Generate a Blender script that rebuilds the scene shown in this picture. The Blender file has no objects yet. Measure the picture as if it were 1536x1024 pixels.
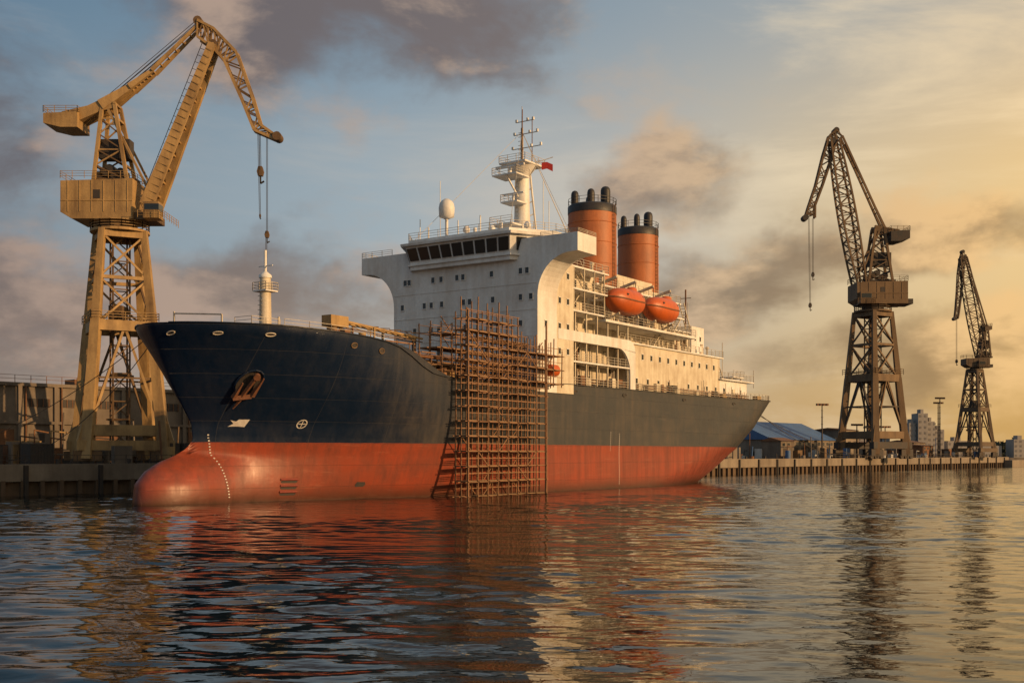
import bpy, math, random
import numpy as np
from mathutils import Vector, Matrix
random.seed(7)
scene=bpy.context.scene
scene.view_settings.view_transform='Standard'
try: scene.view_settings.look='None'
except: pass
scene.view_settings.exposure=0

# ------------------------------------------------------------------ materials
def nn(nt,t,**kw):
    n=nt.nodes.new(t)
    for k,v in kw.items(): setattr(n,k,v)
    return n
def setin(nt,node,idx,val):
    if isinstance(val,bpy.types.NodeSocket): nt.links.new(val,node.inputs[idx])
    else: node.inputs[idx].default_value=val
def math_(nt,op,a,b=0.0,clamp=False):
    n=nn(nt,'ShaderNodeMath',operation=op); n.use_clamp=clamp
    setin(nt,n,0,a); setin(nt,n,1,b); return n.outputs[0]
def mapr(nt,v,a,b,c=0.0,d=1.0,smooth=False):
    n=nn(nt,'ShaderNodeMapRange')
    if smooth: n.interpolation_type='SMOOTHSTEP'
    setin(nt,n,0,v)
    for i,x in enumerate((a,b,c,d)): n.inputs[i+1].default_value=x
    return n.outputs[0]
def mixc(nt,f,a,b,bt='MIX'):
    n=nn(nt,'ShaderNodeMix',data_type='RGBA',blend_type=bt)
    setin(nt,n,0,f)
    for i,x in ((6,a),(7,b)):
        if isinstance(x,bpy.types.NodeSocket): nt.links.new(x,n.inputs[i])
        else: n.inputs[i].default_value=(x[0],x[1],x[2],1)
    return n.outputs[2]
def noise(nt,vec,scale,detail=5,rough=0.55,sc=(1,1,1),off=(0,0,0),dist=0):
    m=nn(nt,'ShaderNodeMapping'); nt.links.new(vec,m.inputs[0])
    m.inputs[1].default_value=off; m.inputs[3].default_value=sc
    n=nn(nt,'ShaderNodeTexNoise'); nt.links.new(m.outputs[0],n.inputs['Vector'])
    n.inputs['Scale'].default_value=scale; n.inputs['Detail'].default_value=detail
    n.inputs['Roughness'].default_value=rough; n.inputs['Distortion'].default_value=dist
    return n.outputs[0]
def newmat(name):
    m=bpy.data.materials.new(name); m.use_nodes=True
    nt=m.node_tree; b=nt.nodes['Principled BSDF']; return m,nt,b
def paint(name,col,dirt=None,amt=0.5,scale=0.6,rough=0.55,metal=0.0,streak=True,bump=0.02,spec=0.4):
    m,nt,b=newmat(name)
    g=nn(nt,'ShaderNodeTexCoord').outputs['Object']
    if dirt is None: dirt=tuple(c*0.45 for c in col)
    n1=noise(nt,g,scale,5,0.6)
    n2=noise(nt,g,scale*3,4,0.65,sc=(1,1,0.12) if streak else (1,1,1),off=(3,1,7))
    f=mapr(nt,math_(nt,'ADD',math_(nt,'MULTIPLY',n1,0.5),math_(nt,'MULTIPLY',n2,0.5)),0.42,0.68)
    f=math_(nt,'MULTIPLY',f,amt)
    c=mixc(nt,f,col,dirt)
    n3=noise(nt,g,scale*12,2,0.6)
    c=mixc(nt,mapr(nt,n3,0.3,0.7,0.0,0.3),c,tuple(x*0.55 for x in col))
    nt.links.new(c,b.inputs['Base Color'])
    b.inputs['Roughness'].default_value=rough; b.inputs['Metallic'].default_value=metal
    b.inputs['Specular IOR Level'].default_value=spec
    if bump:
        bp=nn(nt,'ShaderNodeBump'); nt.links.new(n3,bp.inputs['Height'])
        bp.inputs['Distance'].default_value=bump; nt.links.new(bp.outputs[0],b.inputs['Normal'])
    return m
M_white=paint('white_paint',(0.72,0.72,0.70),(0.36,0.27,0.19),0.6,0.25,0.5)
M_cream=paint('cream_paint',(0.62,0.56,0.44),(0.28,0.19,0.11),0.8,0.4,0.55)
M_rail=paint('rail_paint',(0.50,0.46,0.38),(0.2,0.12,0.07),0.7,1.0,0.5)
M_orange=paint('funnel_orange',(0.40,0.125,0.038),(0.17,0.06,0.03),0.7,0.3,0.55)
M_boat=paint('lifeboat_orange',(0.52,0.105,0.02),(0.28,0.06,0.02),0.6,0.5,0.4)
M_black=paint('black_paint',(0.02,0.02,0.022),(0.06,0.04,0.03),0.5,0.5,0.5)
M_rust=paint('rust_steel',(0.18,0.085,0.04),(0.06,0.03,0.018),0.7,1.0,0.8,streak=False)
M_scaf=paint('scaffold_steel',(0.27,0.145,0.075),(0.09,0.045,0.025),0.7,1.5,0.7,streak=False)
M_plank=paint('scaffold_plank',(0.26,0.165,0.09),(0.10,0.06,0.03),0.6,1.0,0.8,streak=False)
M_deck=paint('deck_paint',(0.16,0.07,0.04),(0.07,0.04,0.03),0.6,0.3,0.8)
M_ochre=paint('crane_ochre',(0.38,0.245,0.10),(0.10,0.055,0.025),0.95,0.28,0.65)
M_ochre_d=paint('crane_ochre_dark',(0.15,0.09,0.042),(0.05,0.03,0.018),0.9,0.3,0.7)
M_crane2=paint('crane_brown',(0.16,0.10,0.05),(0.05,0.03,0.018),0.9,0.15,0.7)
M_crane3=paint('crane_far',(0.11,0.075,0.045),(0.05,0.03,0.02),0.7,0.1,0.7)
M_dark=paint('dark_steel',(0.035,0.032,0.03),(0.08,0.045,0.025),0.6,0.7,0.7)
M_conc=paint('quay_concrete',(0.24,0.20,0.155),(0.08,0.06,0.045),0.9,0.12,0.9,bump=0.05)
M_concd=paint('wall_concrete',(0.20,0.165,0.13),(0.06,0.045,0.035),0.95,0.1,0.9,bump=0.05)
M_pile=paint('quay_piles',(0.12,0.08,0.05),(0.04,0.03,0.02),0.8,0.3,0.9)
M_blue=paint('blue_sheet',(0.05,0.12,0.27),(0.05,0.06,0.08),0.6,0.2,0.6)
M_cwhite=paint('container_white',(0.42,0.43,0.42),(0.2,0.15,0.11),0.6,0.5,0.6)
M_mark=paint('mark_white',(0.62,0.60,0.56),(0.32,0.25,0.2),0.6,1.5,0.6)
M_haze=paint('distant_block',(0.30,0.28,0.26),(0.2,0.18,0.16),0.4,0.05,0.9)  # lightened base colour: distance haze is painted in
M_hazed=paint('distant_window',(0.18,0.17,0.165),None,0.3,0.05,0.9)  # window grey with the same haze put into its colour
M_trees=paint('tree_mass',(0.05,0.06,0.04),(0.03,0.03,0.02),0.6,0.08,0.95)
M_grill=paint('grill_red',(0.22,0.035,0.02),(0.06,0.02,0.015),0.5,1,0.6)
M_red=paint('flag_red',(0.5,0.04,0.03),None,0.3,1,0.7)
m,nt,b=newmat('window_glass'); b.inputs['Base Color'].default_value=(0.012,0.016,0.02,1); b.inputs['Roughness'].default_value=0.12; M_glass=m

# hull material
m,nt,b=newmat('hull_paint'); M_hull=m
oc=nn(nt,'ShaderNodeTexCoord').outputs['Object']
sp=nn(nt,'ShaderNodeSeparateXYZ'); nt.links.new(oc,sp.inputs[0]); X,Y,Z=sp.outputs
wob=noise(nt,oc,0.8,3)
zz=math_(nt,'ADD',Z,math_(nt,'MULTIPLY',math_(nt,'SUBTRACT',wob,0.5),0.10))
big=noise(nt,oc,0.12,6,0.6,sc=(1,1,2.0))
stk=noise(nt,oc,0.9,6,0.7,sc=(1,1,0.06))
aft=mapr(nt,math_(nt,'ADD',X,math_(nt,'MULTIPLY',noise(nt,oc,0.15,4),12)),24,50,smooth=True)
navy=mixc(nt,aft,(0.0035,0.011,0.032),(0.040,0.042,0.046))  # navy to slate aft: partly weathering, partly light put into the colour
dirtf=math_(nt,'MULTIPLY',mapr(nt,math_(nt,'MULTIPLY',big,stk),0.20,0.40,0,0.6),math_(nt,'ADD',math_(nt,'MULTIPLY',aft,0.8),0.08))
navy=mixc(nt,dirtf,navy,(0.11,0.088,0.068))
scr=noise(nt,oc,0.6,5,0.7,sc=(0.25,1,3.0),off=(5,5,5))
navy=mixc(nt,math_(nt,'MULTIPLY',mapr(nt,scr,0.60,0.72,0,0.3),math_(nt,'ADD',aft,0.2)),navy,(0.13,0.11,0.10))
red=mixc(nt,mapr(nt,big,0.35,0.65),(0.27,0.050,0.023),(0.20,0.048,0.027))
red=mixc(nt,mapr(nt,stk,0.42,0.72,0,0.8),red,(0.10,0.03,0.02))
red=mixc(nt,mapr(nt,scr,0.58,0.7,0,0.35),red,(0.34,0.13,0.08))
red=mixc(nt,mapr(nt,math_(nt,'ADD',Z,math_(nt,'MULTIPLY',stk,1.6)),0.7,2.4,0.9,0.0),red,(0.04,0.026,0.018))
seam_h=math_(nt,'LESS_THAN',math_(nt,'FRACT',math_(nt,'DIVIDE',math_(nt,'ADD',Z,0.9),2.3)),0.022)
seam_v=math_(nt,'LESS_THAN',math_(nt,'FRACT',math_(nt,'DIVIDE',X,8.5)),0.007)
seam=math_(nt,'MAXIMUM',seam_h,seam_v)
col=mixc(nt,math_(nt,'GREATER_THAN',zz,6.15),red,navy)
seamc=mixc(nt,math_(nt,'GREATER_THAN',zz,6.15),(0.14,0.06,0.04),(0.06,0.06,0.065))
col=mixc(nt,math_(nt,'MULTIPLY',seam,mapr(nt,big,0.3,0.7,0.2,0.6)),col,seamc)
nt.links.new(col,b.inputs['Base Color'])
nt.links.new(mapr(nt,stk,0.3,0.7,0.30,0.52),b.inputs['Roughness'])
b.inputs['Specular IOR Level'].default_value=0.33
bp=nn(nt,'ShaderNodeBump'); bp.inputs['Distance'].default_value=0.07; bp.inputs['Strength'].default_value=0.8
dent=noise(nt,oc,0.45,3,0.5)
nt.links.new(math_(nt,'SUBTRACT',dent,math_(nt,'MULTIPLY',seam,0.4)),bp.inputs['Height']); nt.links.new(bp.outputs[0],b.inputs['Normal'])

# water: waves near the viewer are geometry, far waves are bump
m,nt,b=newmat('water_surface'); M_water=m
oc=nn(nt,'ShaderNodeTexCoord').outputs['Object']
sp=nn(nt,'ShaderNodeSeparateXYZ'); nt.links.new(oc,sp.inputs[0]); X,Y,Z=sp.outputs
far=mapr(nt,Y,150,200,smooth=True)
side=mapr(nt,math_(nt,'SUBTRACT',math_(nt,'ABSOLUTE',X),math_(nt,'ADD',math_(nt,'MULTIPLY',Y,.5),22)),-4,2)
ff=math_(nt,'MAXIMUM',far,side)
w1=noise(nt,oc,1.0,1,0.4,sc=(0.10,0.28,1),dist=.35)
w2=noise(nt,oc,1.0,2,0.4,sc=(0.30,0.70,1),off=(11,5,0),dist=0.6)
w3=noise(nt,oc,1.0,2,0.5,sc=(1.3,3.0,1),off=(1,9,0),dist=.3)
h=math_(nt,'ADD',math_(nt,'MULTIPLY',ff,math_(nt,'ADD',math_(nt,'MULTIPLY',w1,0.30),math_(nt,'MULTIPLY',w2,.14))),math_(nt,'MULTIPLY',w3,0.010))
bp=nn(nt,'ShaderNodeBump'); bp.inputs['Distance'].default_value=1.0; bp.inputs['Strength'].default_value=1.0
nt.links.new(h,bp.inputs['Height']); nt.links.new(bp.outputs[0],b.inputs['Normal'])
b.inputs['Base Color'].default_value=(0.002,0.006,0.007,1); b.inputs['Roughness'].default_value=0.02; b.inputs['IOR'].default_value=1.33

# ------------------------------------------------------------------ mesh builder
class MB:
    def __init__(s,flip=False): s.v=[];s.f=[];s.m=[];s.mats=[];s.flip=flip;s.sm=[]
    def mi(s,mat):
        if mat not in s.mats: s.mats.append(mat)
        return s.mats.index(mat)
    def add(s,vs,fs,mat,smooth=False):
        o=len(s.v); s.v+=[tuple(p) for p in vs]; k=s.mi(mat)
        for f in fs: s.f.append([i+o for i in f]); s.m.append(k); s.sm.append(smooth)
    def box(s,x0,x1,y0,y1,z0,z1,mat):
        s.add([(x0,y0,z0),(x1,y0,z0),(x1,y1,z0),(x0,y1,z0),(x0,y0,z1),(x1,y0,z1),(x1,y1,z1),(x0,y1,z1)],
          [(0,3,2,1),(4,5,6,7),(0,1,5,4),(1,2,6,5),(2,3,7,6),(3,0,4,7)],mat)
    def beam(s,p,q,w,mat,h=None,w2=None,h2=None):
        p=Vector(p);q=Vector(q);d=(q-p)
        if d.length<1e-5: return
        d.normalize(); h=h or w; w2=w2 or w; h2=h2 or h*(w2/w)
        up=Vector((0,0,1)) if abs(d.z)<0.97 else Vector((1,0,0))
        a=d.cross(up).normalized(); c=a.cross(d).normalized()
        vs=[]
        for P,ww,hh in ((p,w,h),(q,w2,h2)):
            for sa,sc in ((-1,-1),(1,-1),(1,1),(-1,1)): vs.append(P+a*sa*ww/2+c*sc*hh/2)
        s.add(vs,[(0,3,2,1),(4,5,6,7),(0,1,5,4),(1,2,6,5),(2,3,7,6),(3,0,4,7)],mat)
    def cyl(s,p,q,r,mat,r2=None,n=10,smooth=True):
        p=Vector(p);q=Vector(q);d=(q-p).normalized(); r2=r if r2 is None else r2
        up=Vector((0,0,1)) if abs(d.z)<0.97 else Vector((1,0,0))
        a=d.cross(up).normalized(); c=a.cross(d).normalized(); vs=[]
        for P,R in ((p,r),(q,r2)):
            for i in range(n):
                t=2*math.pi*i/n; vs.append(P+(a*math.cos(t)+c*math.sin(t))*R)
        s.add(vs,[(i,(i+1)%n,n+(i+1)%n,n+i) for i in range(n)],mat,smooth)
        s.add(vs[:n],[tuple(range(n-1,-1,-1))],mat); s.add(vs[n:],[tuple(range(n))],mat)
    def rev(s,c,prof,mat,n=16,sx=1,sy=1):
        vs=[];
        for (r,z) in prof:
            for i in range(n):
                t=2*math.pi*i/n; vs.append((c[0]+r*sx*math.cos(t),c[1]+r*sy*math.sin(t),c[2]+z))
        fs=[(j*n+i,j*n+(i+1)%n,(j+1)*n+(i+1)%n,(j+1)*n+i) for j in range(len(prof)-1) for i in range(n)]
        s.add(vs,fs,mat,True)
        s.add(vs[-n:],[tuple(range(n))],mat)
    def poly_extrude(s,pts,axis,a,b_,mat):
        n=len(pts); vs=[]
        for t in (a,b_):
            for (u,v) in pts:
                vs.append((t,u,v) if axis==0 else ((u,t,v) if axis==1 else (u,v,t)))
        fs=[tuple(range(n)),tuple(range(2*n-1,n-1,-1))]+[(i,(i+1)%n,n+(i+1)%n,n+i) for i in range(n)]
        s.add(vs,fs,mat)
    def rail(s,pts,mat,h=1.1,sp=1.6,t=0.06,bars=3):
        for a,b_ in zip(pts[:-1],pts[1:]):
            a=Vector(a);b_=Vector(b_);L=(b_-a).length; k=max(1,int(L/sp))
            for i in range(k+1):
                p=a.lerp(b_,i/k); s.beam(p,p+Vector((0,0,h)),t,mat)
            for j in range(bars):
                z=Vector((0,0,h*(j+1)/bars)); s.beam(a+z,b_+z,t*0.8,mat)
    def obj(s,name,parent=None,bevel=0,recalc=True,autosmooth=False):
        me=bpy.data.meshes.new(name)
        v=[(x,-y,z) for x,y,z in s.v] if s.flip else s.v
        me.from_pydata(v,[],s.f)
        for mt in s.mats: me.materials.append(mt)
        me.polygons.foreach_set('material_index',s.m)
        me.polygons.foreach_set('use_smooth',s.sm)
        me.update()
        if recalc:
            import bmesh
            bm=bmesh.new(); bm.from_mesh(me); bmesh.ops.recalc_face_normals(bm,faces=bm.faces); bm.to_mesh(me); bm.free()
        o=bpy.data.objects.new(name,me); scene.collection.objects.link(o)
        if parent: o.parent=parent
        if bevel:
            md=o.modifiers.new('bevel','BEVEL'); md.width=bevel; md.segments=2; md.limit_method='ANGLE'
        return o
def empty(name,loc=(0,0,0),rz=0):
    e=bpy.data.objects.new(name,None); e.location=loc; e.rotation_euler=(0,0,rz); scene.collection.objects.link(e); return e

# ------------------------------------------------------------------ SHIP
BX,BY=-36.1,109.0
ship=empty('cargo_ship',(BX,BY,0),math.atan2(0.828,0.561))
def S2W(s,l,z): return (BX+.561*s+.828*l, BY+.828*s-.561*l, z)
SZ=[-2,0,2,3.2,4.1,4.8,5.5,6.4,8,12,17.6]; SS=[0.8,-.2,0.1,1.1,2.6,4.5,6.0,6.8,6.6,4.1,1.3]
def stem(z): return float(np.interp(z,SZ,SS))
def stern(z): return float(np.interp(z,[-2,0,3,6,10,15],[119,125,132,138.5,143.5,146.5]))
def ztop(s): return float(np.interp(s,[0,10,20,23,25,27,29,31,34,50,60,110,146],[17.7,17.6,17.2,16.9,16.5,15.7,14.7,14.0,13.7,13.8,14.3,14.5,15.1]))
def half(s,z):
    fl=min(max(z/17,0),1)
    st=max(stem(z),6.7 if z<6.4 else -9)
    Le=44+(21-44)*fl; p=1.6+1.0*fl; q=1.05+(0.68-1.05)*fl
    x=s-st
    xe=min(max(x/Le,0),1); fb=(1-(1-xe)**p)**q if xe>0 else 0
    Lr=42+(15-42)*fl; xr=min(max((stern(z)-s)/Lr,0),1)
    fs=(1-(1-xr)**2)**(0.9-0.4*fl) if xr>0 else 0
    b_=(11.5+0.5*fl)*fb*fs
    if z<4.9:
        xb=min(max((s-stem(z))/6.5,0),1); w=3.0*math.sqrt(max(0,1-((z-.9)/4.0)**2))
        bb=w*math.sqrt(max(0,1-(1-xb)**2))
        b_=(b_**2.5+bb**2.5)**0.4*(1.0 if xr>0.3 else xr/0.3)
    return b_
NT,NR=190,64
ts=[]
for i in range(NT+1):
    k=i/NT; ts.append(0.55*k+0.45*(1-math.cos(math.pi*k))/2)
ts=[ (t**1.35 if t<0.5 else t) for t in ts]; ts=sorted(set(ts+[0.001,0.003,0.006,0.01,0.99,0.994,0.997,0.999]))
rows=[j/NR for j in range(NR+1)]
hb=MB(flip=True)
for side in (1,-1):
    vs=[];nT=len(ts)
    for r in rows:
        for t in ts:
            z=-2+r*(ztop(t*146.5)+2); s0=stem(z); s1=stern(z); s=s0+t*(s1-s0)
            hbv=0 if (t==0 or t==1) else half(s,z)
            vs.append((s,side*hbv,z))
    fs=[(j*nT+i,j*nT+i+1,(j+1)*nT+i+1,(j+1)*nT+i) for j in range(len(rows)-1) for i in range(nT-1)]
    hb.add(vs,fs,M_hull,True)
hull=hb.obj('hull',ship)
import bmesh
bm=bmesh.new(); bm.from_mesh(hull.data); bmesh.ops.remove_doubles(bm,verts=bm.verts,dist=0.01); bmesh.ops.recalc_face_normals(bm,faces=bm.faces); bm.to_mesh(hull.data); bm.free()
dk=MB(flip=True); vs=[];
ss=[2.0+i*(143.9/150) for i in range(151)]
for s in ss:
    z=ztop(s)-1.0; w=max(half(s,z)-0.1,0.02); vs+=[(s,w,z),(s,-w,z)]
dk.add(vs,[(2*i,2*i+1,2*i+3,2*i+2) for i in range(150)],M_deck)
for side in (1,-1):
    pr=None
    for s in ss:
        z=ztop(s); p=(s,side*max(half(s,z),.02),z+0.03)
        if pr: dk.beam(pr,p,0.3,M_hull,h=0.09)
        pr=p
dk.obj('deck',ship)

def hp(s,z,off=0.0):
    b0=half(s,z); e=0.2
    ds=Vector((2*e,half(s+e,z)-half(s-e,z),0)); dz=Vector((0,half(s,z+e)-half(s,z-e),2*e))
    n=dz.cross(ds); n.normalize()
    if n.y<0: n=-n
    return Vector((s,b0,z))+n*off, n, ds.normalized(), dz.normalized()
hd=MB(flip=True)
def patch(s,z,pts,mat,off=0.04,th=0.05):
    P,n,a,b_=hp(s,z,off)
    vs=[P+a*u+b_*v for u,v in pts]+[P+a*u+b_*v-n*(th+off) for u,v in pts]; k=len(pts)
    hd.add(vs,[tuple(range(k))]+[(i,(i+1)%k,k+(i+1)%k,k+i) for i in range(k)],mat)
def rect(w,h): return [(-w/2,-h/2),(w/2,-h/2),(w/2,h/2),(-w/2,h/2)]
for i in range(22):
    z=6.9-i*0.3; s=7.9+0.9*(6.9-z)/6.0
    patch(s,z,rect(0.17,0.10 if i%2 else 0.13),M_mark,0.06)
for i in range(24): patch(74.8,7.8-i*0.31,rect(0.2,0.11),M_mark)
for i in range(9): patch(72.2,8.0-i*0.31,rect(0.17,0.09),M_mark)
patch(10.1,8.1,[(-1.0,-.45),(.75,-.45),(1.0,.45),(-.1,.45),(-.3,.2),(-.9,.35),(-.45,-.05)],M_mark)
def ring(s,z,r0,r1,mat,n=20,off=0.05):
    P,nm,a,b_=hp(s,z,off); vs=[]
    for i in range(n):
        t=2*math.pi*i/n
        for r in (r0,r1): vs.append(P+(a*math.cos(t)+b_*math.sin(t))*r)
    hd.add(vs,[(2*i,2*i+1,(2*i+3)%(2*n),(2*i+2)%(2*n)) for i in range(n)],mat)
ring(15.8,8.1,.46,.56,M_mark); patch(15.8,8.1,rect(.8,.08),M_mark); patch(15.8,8.1,rect(.08,.8),M_mark,0.05)
for k in range(3):
    z=2.1-k*0.65; patch(15.7,z,[(-1.0,-.1),(-.8,-.2),(.8,-.2),(1.0,-.05),(.8,.12),(-.8,.12)],M_dark,0.02)
    P,n,a,b_=hp(15.7,z+.18,0.02); hd.cyl(P-a*1.0,P+a*1.0,0.13,M_grill)
patch(24,1.6,[(-.6,-.25),(.4,-.25),(.65,0),(.5,.3),(-.5,.3),(-.65,0)],M_dark,0.03)
for (s,z,w,h) in ((2.4,16.7,.7,.55),(5.0,16.7,.85,.36),(8.9,16.7,.9,.36),(18,16.2,.7,.5),(22,15.9,.7,.5),(46,12.9,.9,.4),(62,13.4,1,.4),(76,13.5,1,.4),(96,13.6,1,.4),(116,13.7,1,.4)):
    P,n,a,b_=hp(s,z,0.0)
    N=14; pts=[(w/2*math.cos(2*math.pi*i/N),h/2*math.sin(2*math.pi*i/N)) for i in range(N)]
    patch(s,z,pts,M_dark,0.05)
    for i in range(N):
        u,v=pts[i]; u2,v2=pts[(i+1)%N]
        hd.beam(P+a*u*1.1+b_*v*1.1+n*.06,P+a*u2*1.1+b_*v2*1.1+n*.06,0.085,M_hull if s>25 else M_ochre_d if s>12 else M_rail)
P,n,a,b_=hp(9.2,11.9,0.0)
N=16
patch(9.2,12.2,[(1.25*math.cos(2*math.pi*i/N),1.5*math.sin(2*math.pi*i/N)) for i in range(N)],M_dark,0.05)
for i in range(N):
    t0=2*math.pi*i/N;t1=2*math.pi*(i+1)/N; Q_=P+b_*.3+n*.1
    hd.cyl(Q_+a*1.3*math.cos(t0)+b_*1.55*math.sin(t0),Q_+a*1.3*math.cos(t1)+b_*1.55*math.sin(t1),0.12,M_hull,n=6)
M_anch=paint('anchor_rust',(0.17,0.07,0.035),(0.06,0.03,0.02),0.9,1.5,0.8,streak=False)
A=P+n*0.45-b_*0.2
hd.beam(A+b_*1.5+a*.3,A-b_*1.1-a*.1,0.3,M_anch)
hd.beam(A-b_*1.3-a*.85,A-b_*1.0+a*.85,0.45,M_anch)
hd.beam(A-b_*1.2-a*.85,A+b_*0.8-a*.8+n*.2,0.42,M_anch,w2=.12)
hd.beam(A-b_*.9+a*.85,A+b_*1.4+a*1.0+n*.2,0.45,M_anch,w2=.12)
hd.beam(A-b_*1.2,A-b_*2.6-a*.3,0.28,M_anch,w2=.1)
hd.cyl(A+b_*1.5+a*.3-n*.1,A+b_*1.5+a*.3+n*.25,0.36,M_anch)
hd.obj('hull_fittings',ship)

# ---- superstructure
sp_=MB(flip=True)
W=M_white; C=M_cream
WL=18.0; RA=5.0
prof=[(-12,13),(12,13),(12,25.4)]
def arc(side):
    pts=[]
    for i in range(13):
        t=i/12*math.pi/2
        pts.append((side*(12+RA*(1-math.cos(t))),25.4+5.1*math.sin(t)))
    return pts
prof+= arc(1)[1:]+[(WL,30.55),(WL,32.9),(WL-.3,32.9),(WL-.3,32.0),(12.2,32.0),(12.2,32.9),(-12.2,32.9),(-12.2,32.0),(-WL+.3,32.0),(-WL+.3,32.9),(-WL,32.9),(-WL,30.55)]+arc(-1)[::-1][:-1]+[(-12,25.4)]
sp_.poly_extrude(prof,0,52.5,57.2,W)
sp_.box(57.2,61.5,-12,12,13,30.4,C)
for (a0,b0) in ((12.2,WL-.3),(-WL+.3,-12.2)):
    sp_.box(52.5,52.7,a0,b0,32.0,32.9,W); sp_.box(57.0,57.2,a0,b0,32.0,32.9,W)
plan_b=[(51.6,-8.3),(51.6,8.3),(57.0,11.9),(60,11.9),(60,-11.9),(57.0,-11.9)]
plan_t=[(51.0,-8.7),(51.0,8.7),(56.8,12.3),(60.2,12.3),(60.2,-12.3),(56.8,-12.3)]
def loftp(m,pa,za,pb,zb,mat,cap=True):
    n=len(pa); vs=[(s,l,za) for s,l in pa]+[(s,l,zb) for s,l in pb]
    m.add(vs,[(i,(i+1)%n,n+(i+1)%n,n+i) for i in range(n)]+([tuple(range(n)),tuple(range(n,2*n))] if cap else []),mat)
loftp(sp_,plan_b,30.2,plan_b,31.2,W)
loftp(sp_,plan_b,31.2,plan_t,33.4,W)
grow=lambda pl,d:[(s-d if s<55 else (s-d*.3 if s<58 else s+d), l+(d if l>0 else -d)) for s,l in pl]
loftp(sp_,grow(plan_t,.45),33.4,grow(plan_t,.5),33.75,W)
loftp(sp_,grow(plan_t,-.3),33.75,grow(plan_t,-.3),34.3,W)
loftp(sp_,grow(plan_b,.25),30.75,grow(plan_b,.25),30.95,W)
def quadw(m,p00,p10,p01,p11,n,mat,frame,marg=0.12,zlo=.12,zhi=.86,off=.05):
    p00,p10,p01,p11=map(Vector,(p00,p10,p01,p11))
    nr=(p10-p00).cross(p01-p00).normalized()
    for i in range(n):
        u0=(i+marg)/n;u1=(i+1-marg)/n
        q=lambda u,v:(p00.lerp(p10,u)).lerp(p01.lerp(p11,u),v)
        for sg in (1,-1):
            vs=[q(u0,zlo)+nr*off*sg,q(u1,zlo)+nr*off*sg,q(u1,zhi)+nr*off*sg,q(u0,zhi)+nr*off*sg]
            m.add(vs,[(0,1,2,3)],mat)
            for k in range(4): m.beam(vs[k],vs[(k+1)%4],0.06,frame)
quadw(sp_,(51.6,-8.3,31.2),(51.6,8.3,31.2),(51.0,-8.7,33.4),(51.0,8.7,33.4),9,M_glass,M_dark,.09)
for sd in (1,-1):
    quadw(sp_,(51.6,8.3*sd,31.2),(57.0,11.9*sd,31.2),(51.0,8.7*sd,33.4),(56.8,12.3*sd,33.4),2 if sd>0 else 3,M_glass,M_dark,.3 if sd>0 else .1)
sp_.box(61.5,73,-8.6,8.6,13,31.6,C)
sp_.box(60.2,68,-7,7,31.6,34.0,W)
sp_.box(73,100,-7.4,7.4,20,29.6,C)
sp_.box(76,92,-6.0,8.2,29.6,32.0,C)
sp_.box(78,112,-11.0,11.0,13,21.3,C)
sp_.box(112,124,-10.98,10.98,13,17.7,W)
sp_.box(61.5,78,-9.2,9.2,12.9,21.2,C)
sp_.box(99.9,106,-8,8,21.3,25.2,C)
sp_.box(106,111,-5,8.5,21.3,26.6,W)
sp_.box(113,118,-6,6,17.7,20.6,W)
rl=MB(flip=True)
def slab(s0,s1,l,z,t=.22,mat=W,rail=True,h=1.1):
    sp_.box(s0,s1,-l,l,z-t,z,mat)
    if rail:
        for sd in (1,-1): rl.rail([(s0,sd*(l-.1),z),(s1,sd*(l-.1),z),(s1,0,z)],M_rail,h)
slab(61.5,78,12.0,17.6); 
slab(61.5,70,12.0,24.5); slab(61.5,71,12.0,27.5); slab(61.5,72,11.6,30.6)
slab(70,100,12.2,24.0,.35)
slab(111.5,126,11.6,17.95); slab(76,113.0,11.3,21.55,.22)
slab(99,107,8.4,25.5); slab(73,101,9.0,29.8); slab(112.5,119,6.5,20.9)
slab(72,79,11.0,27.2); slab(92,99,10.5,27.0)
band=[(57.5,20.2),(74.0,20.2)]
for i in range(9):
    t=i/8*math.pi/2; band.append((74.0+3.6*math.sin(t),16.6+3.6*math.cos(t)))
band+=[(77.6,14.4),(79.2,14.4),(79.2,20.0)]
for i in range(6):
    t=i/5*math.pi/2; band.append((77.2+2.0*math.cos(t),19.9+1.7*math.sin(t)))
band+=[(57.5,21.6)]
for sd in (1,-1): sp_.poly_extrude(band,1,sd*11.75,sd*12.05,W)
sp_.box(61.5,78,-11.75,11.75,20.9,21.2,C)
for s in np.arange(62.5,78,3.0):
    for sd in (1,-1):
        for z0,z1 in ((13,17.4),(17.6,20.4),(21.2,24.2)): sp_.beam((s,sd*11.6,z0),(s,sd*11.6,z1),.2,C)
for s in np.arange(62,72,2.8):
    for sd in (1,-1):
        for z0,z1 in ((24.5,27.3),(27.5,30.4)): sp_.beam((s,sd*11.7,z0),(s,sd*11.7,z1),.16,C)
for (s0,z0,s1,z1) in ((63,17.6,66.5,20.9),(66,21.2,63,24.4),(63,24.5,66,27.4),(69,27.5,65.5,30.5),(88,21.6,91,24),(101,21.5,98.5,25),(101.5,25.5,99,29.6),(108,17.9,105,21.5),(76,24.1,73,27.1),(95,24.1,98,27),(112,21.5,115,18)):
    for l in (9.6,10.4): sp_.beam((s0,l,z0),(s1,l,z1),.14,C)
    for k in range(9):
        t=k/9; sp_.beam((s0+(s1-s0)*t,9.6,z0+(z1-z0)*t),(s0+(s1-s0)*t,10.4,z0+(z1-z0)*t),.1,C)
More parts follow.
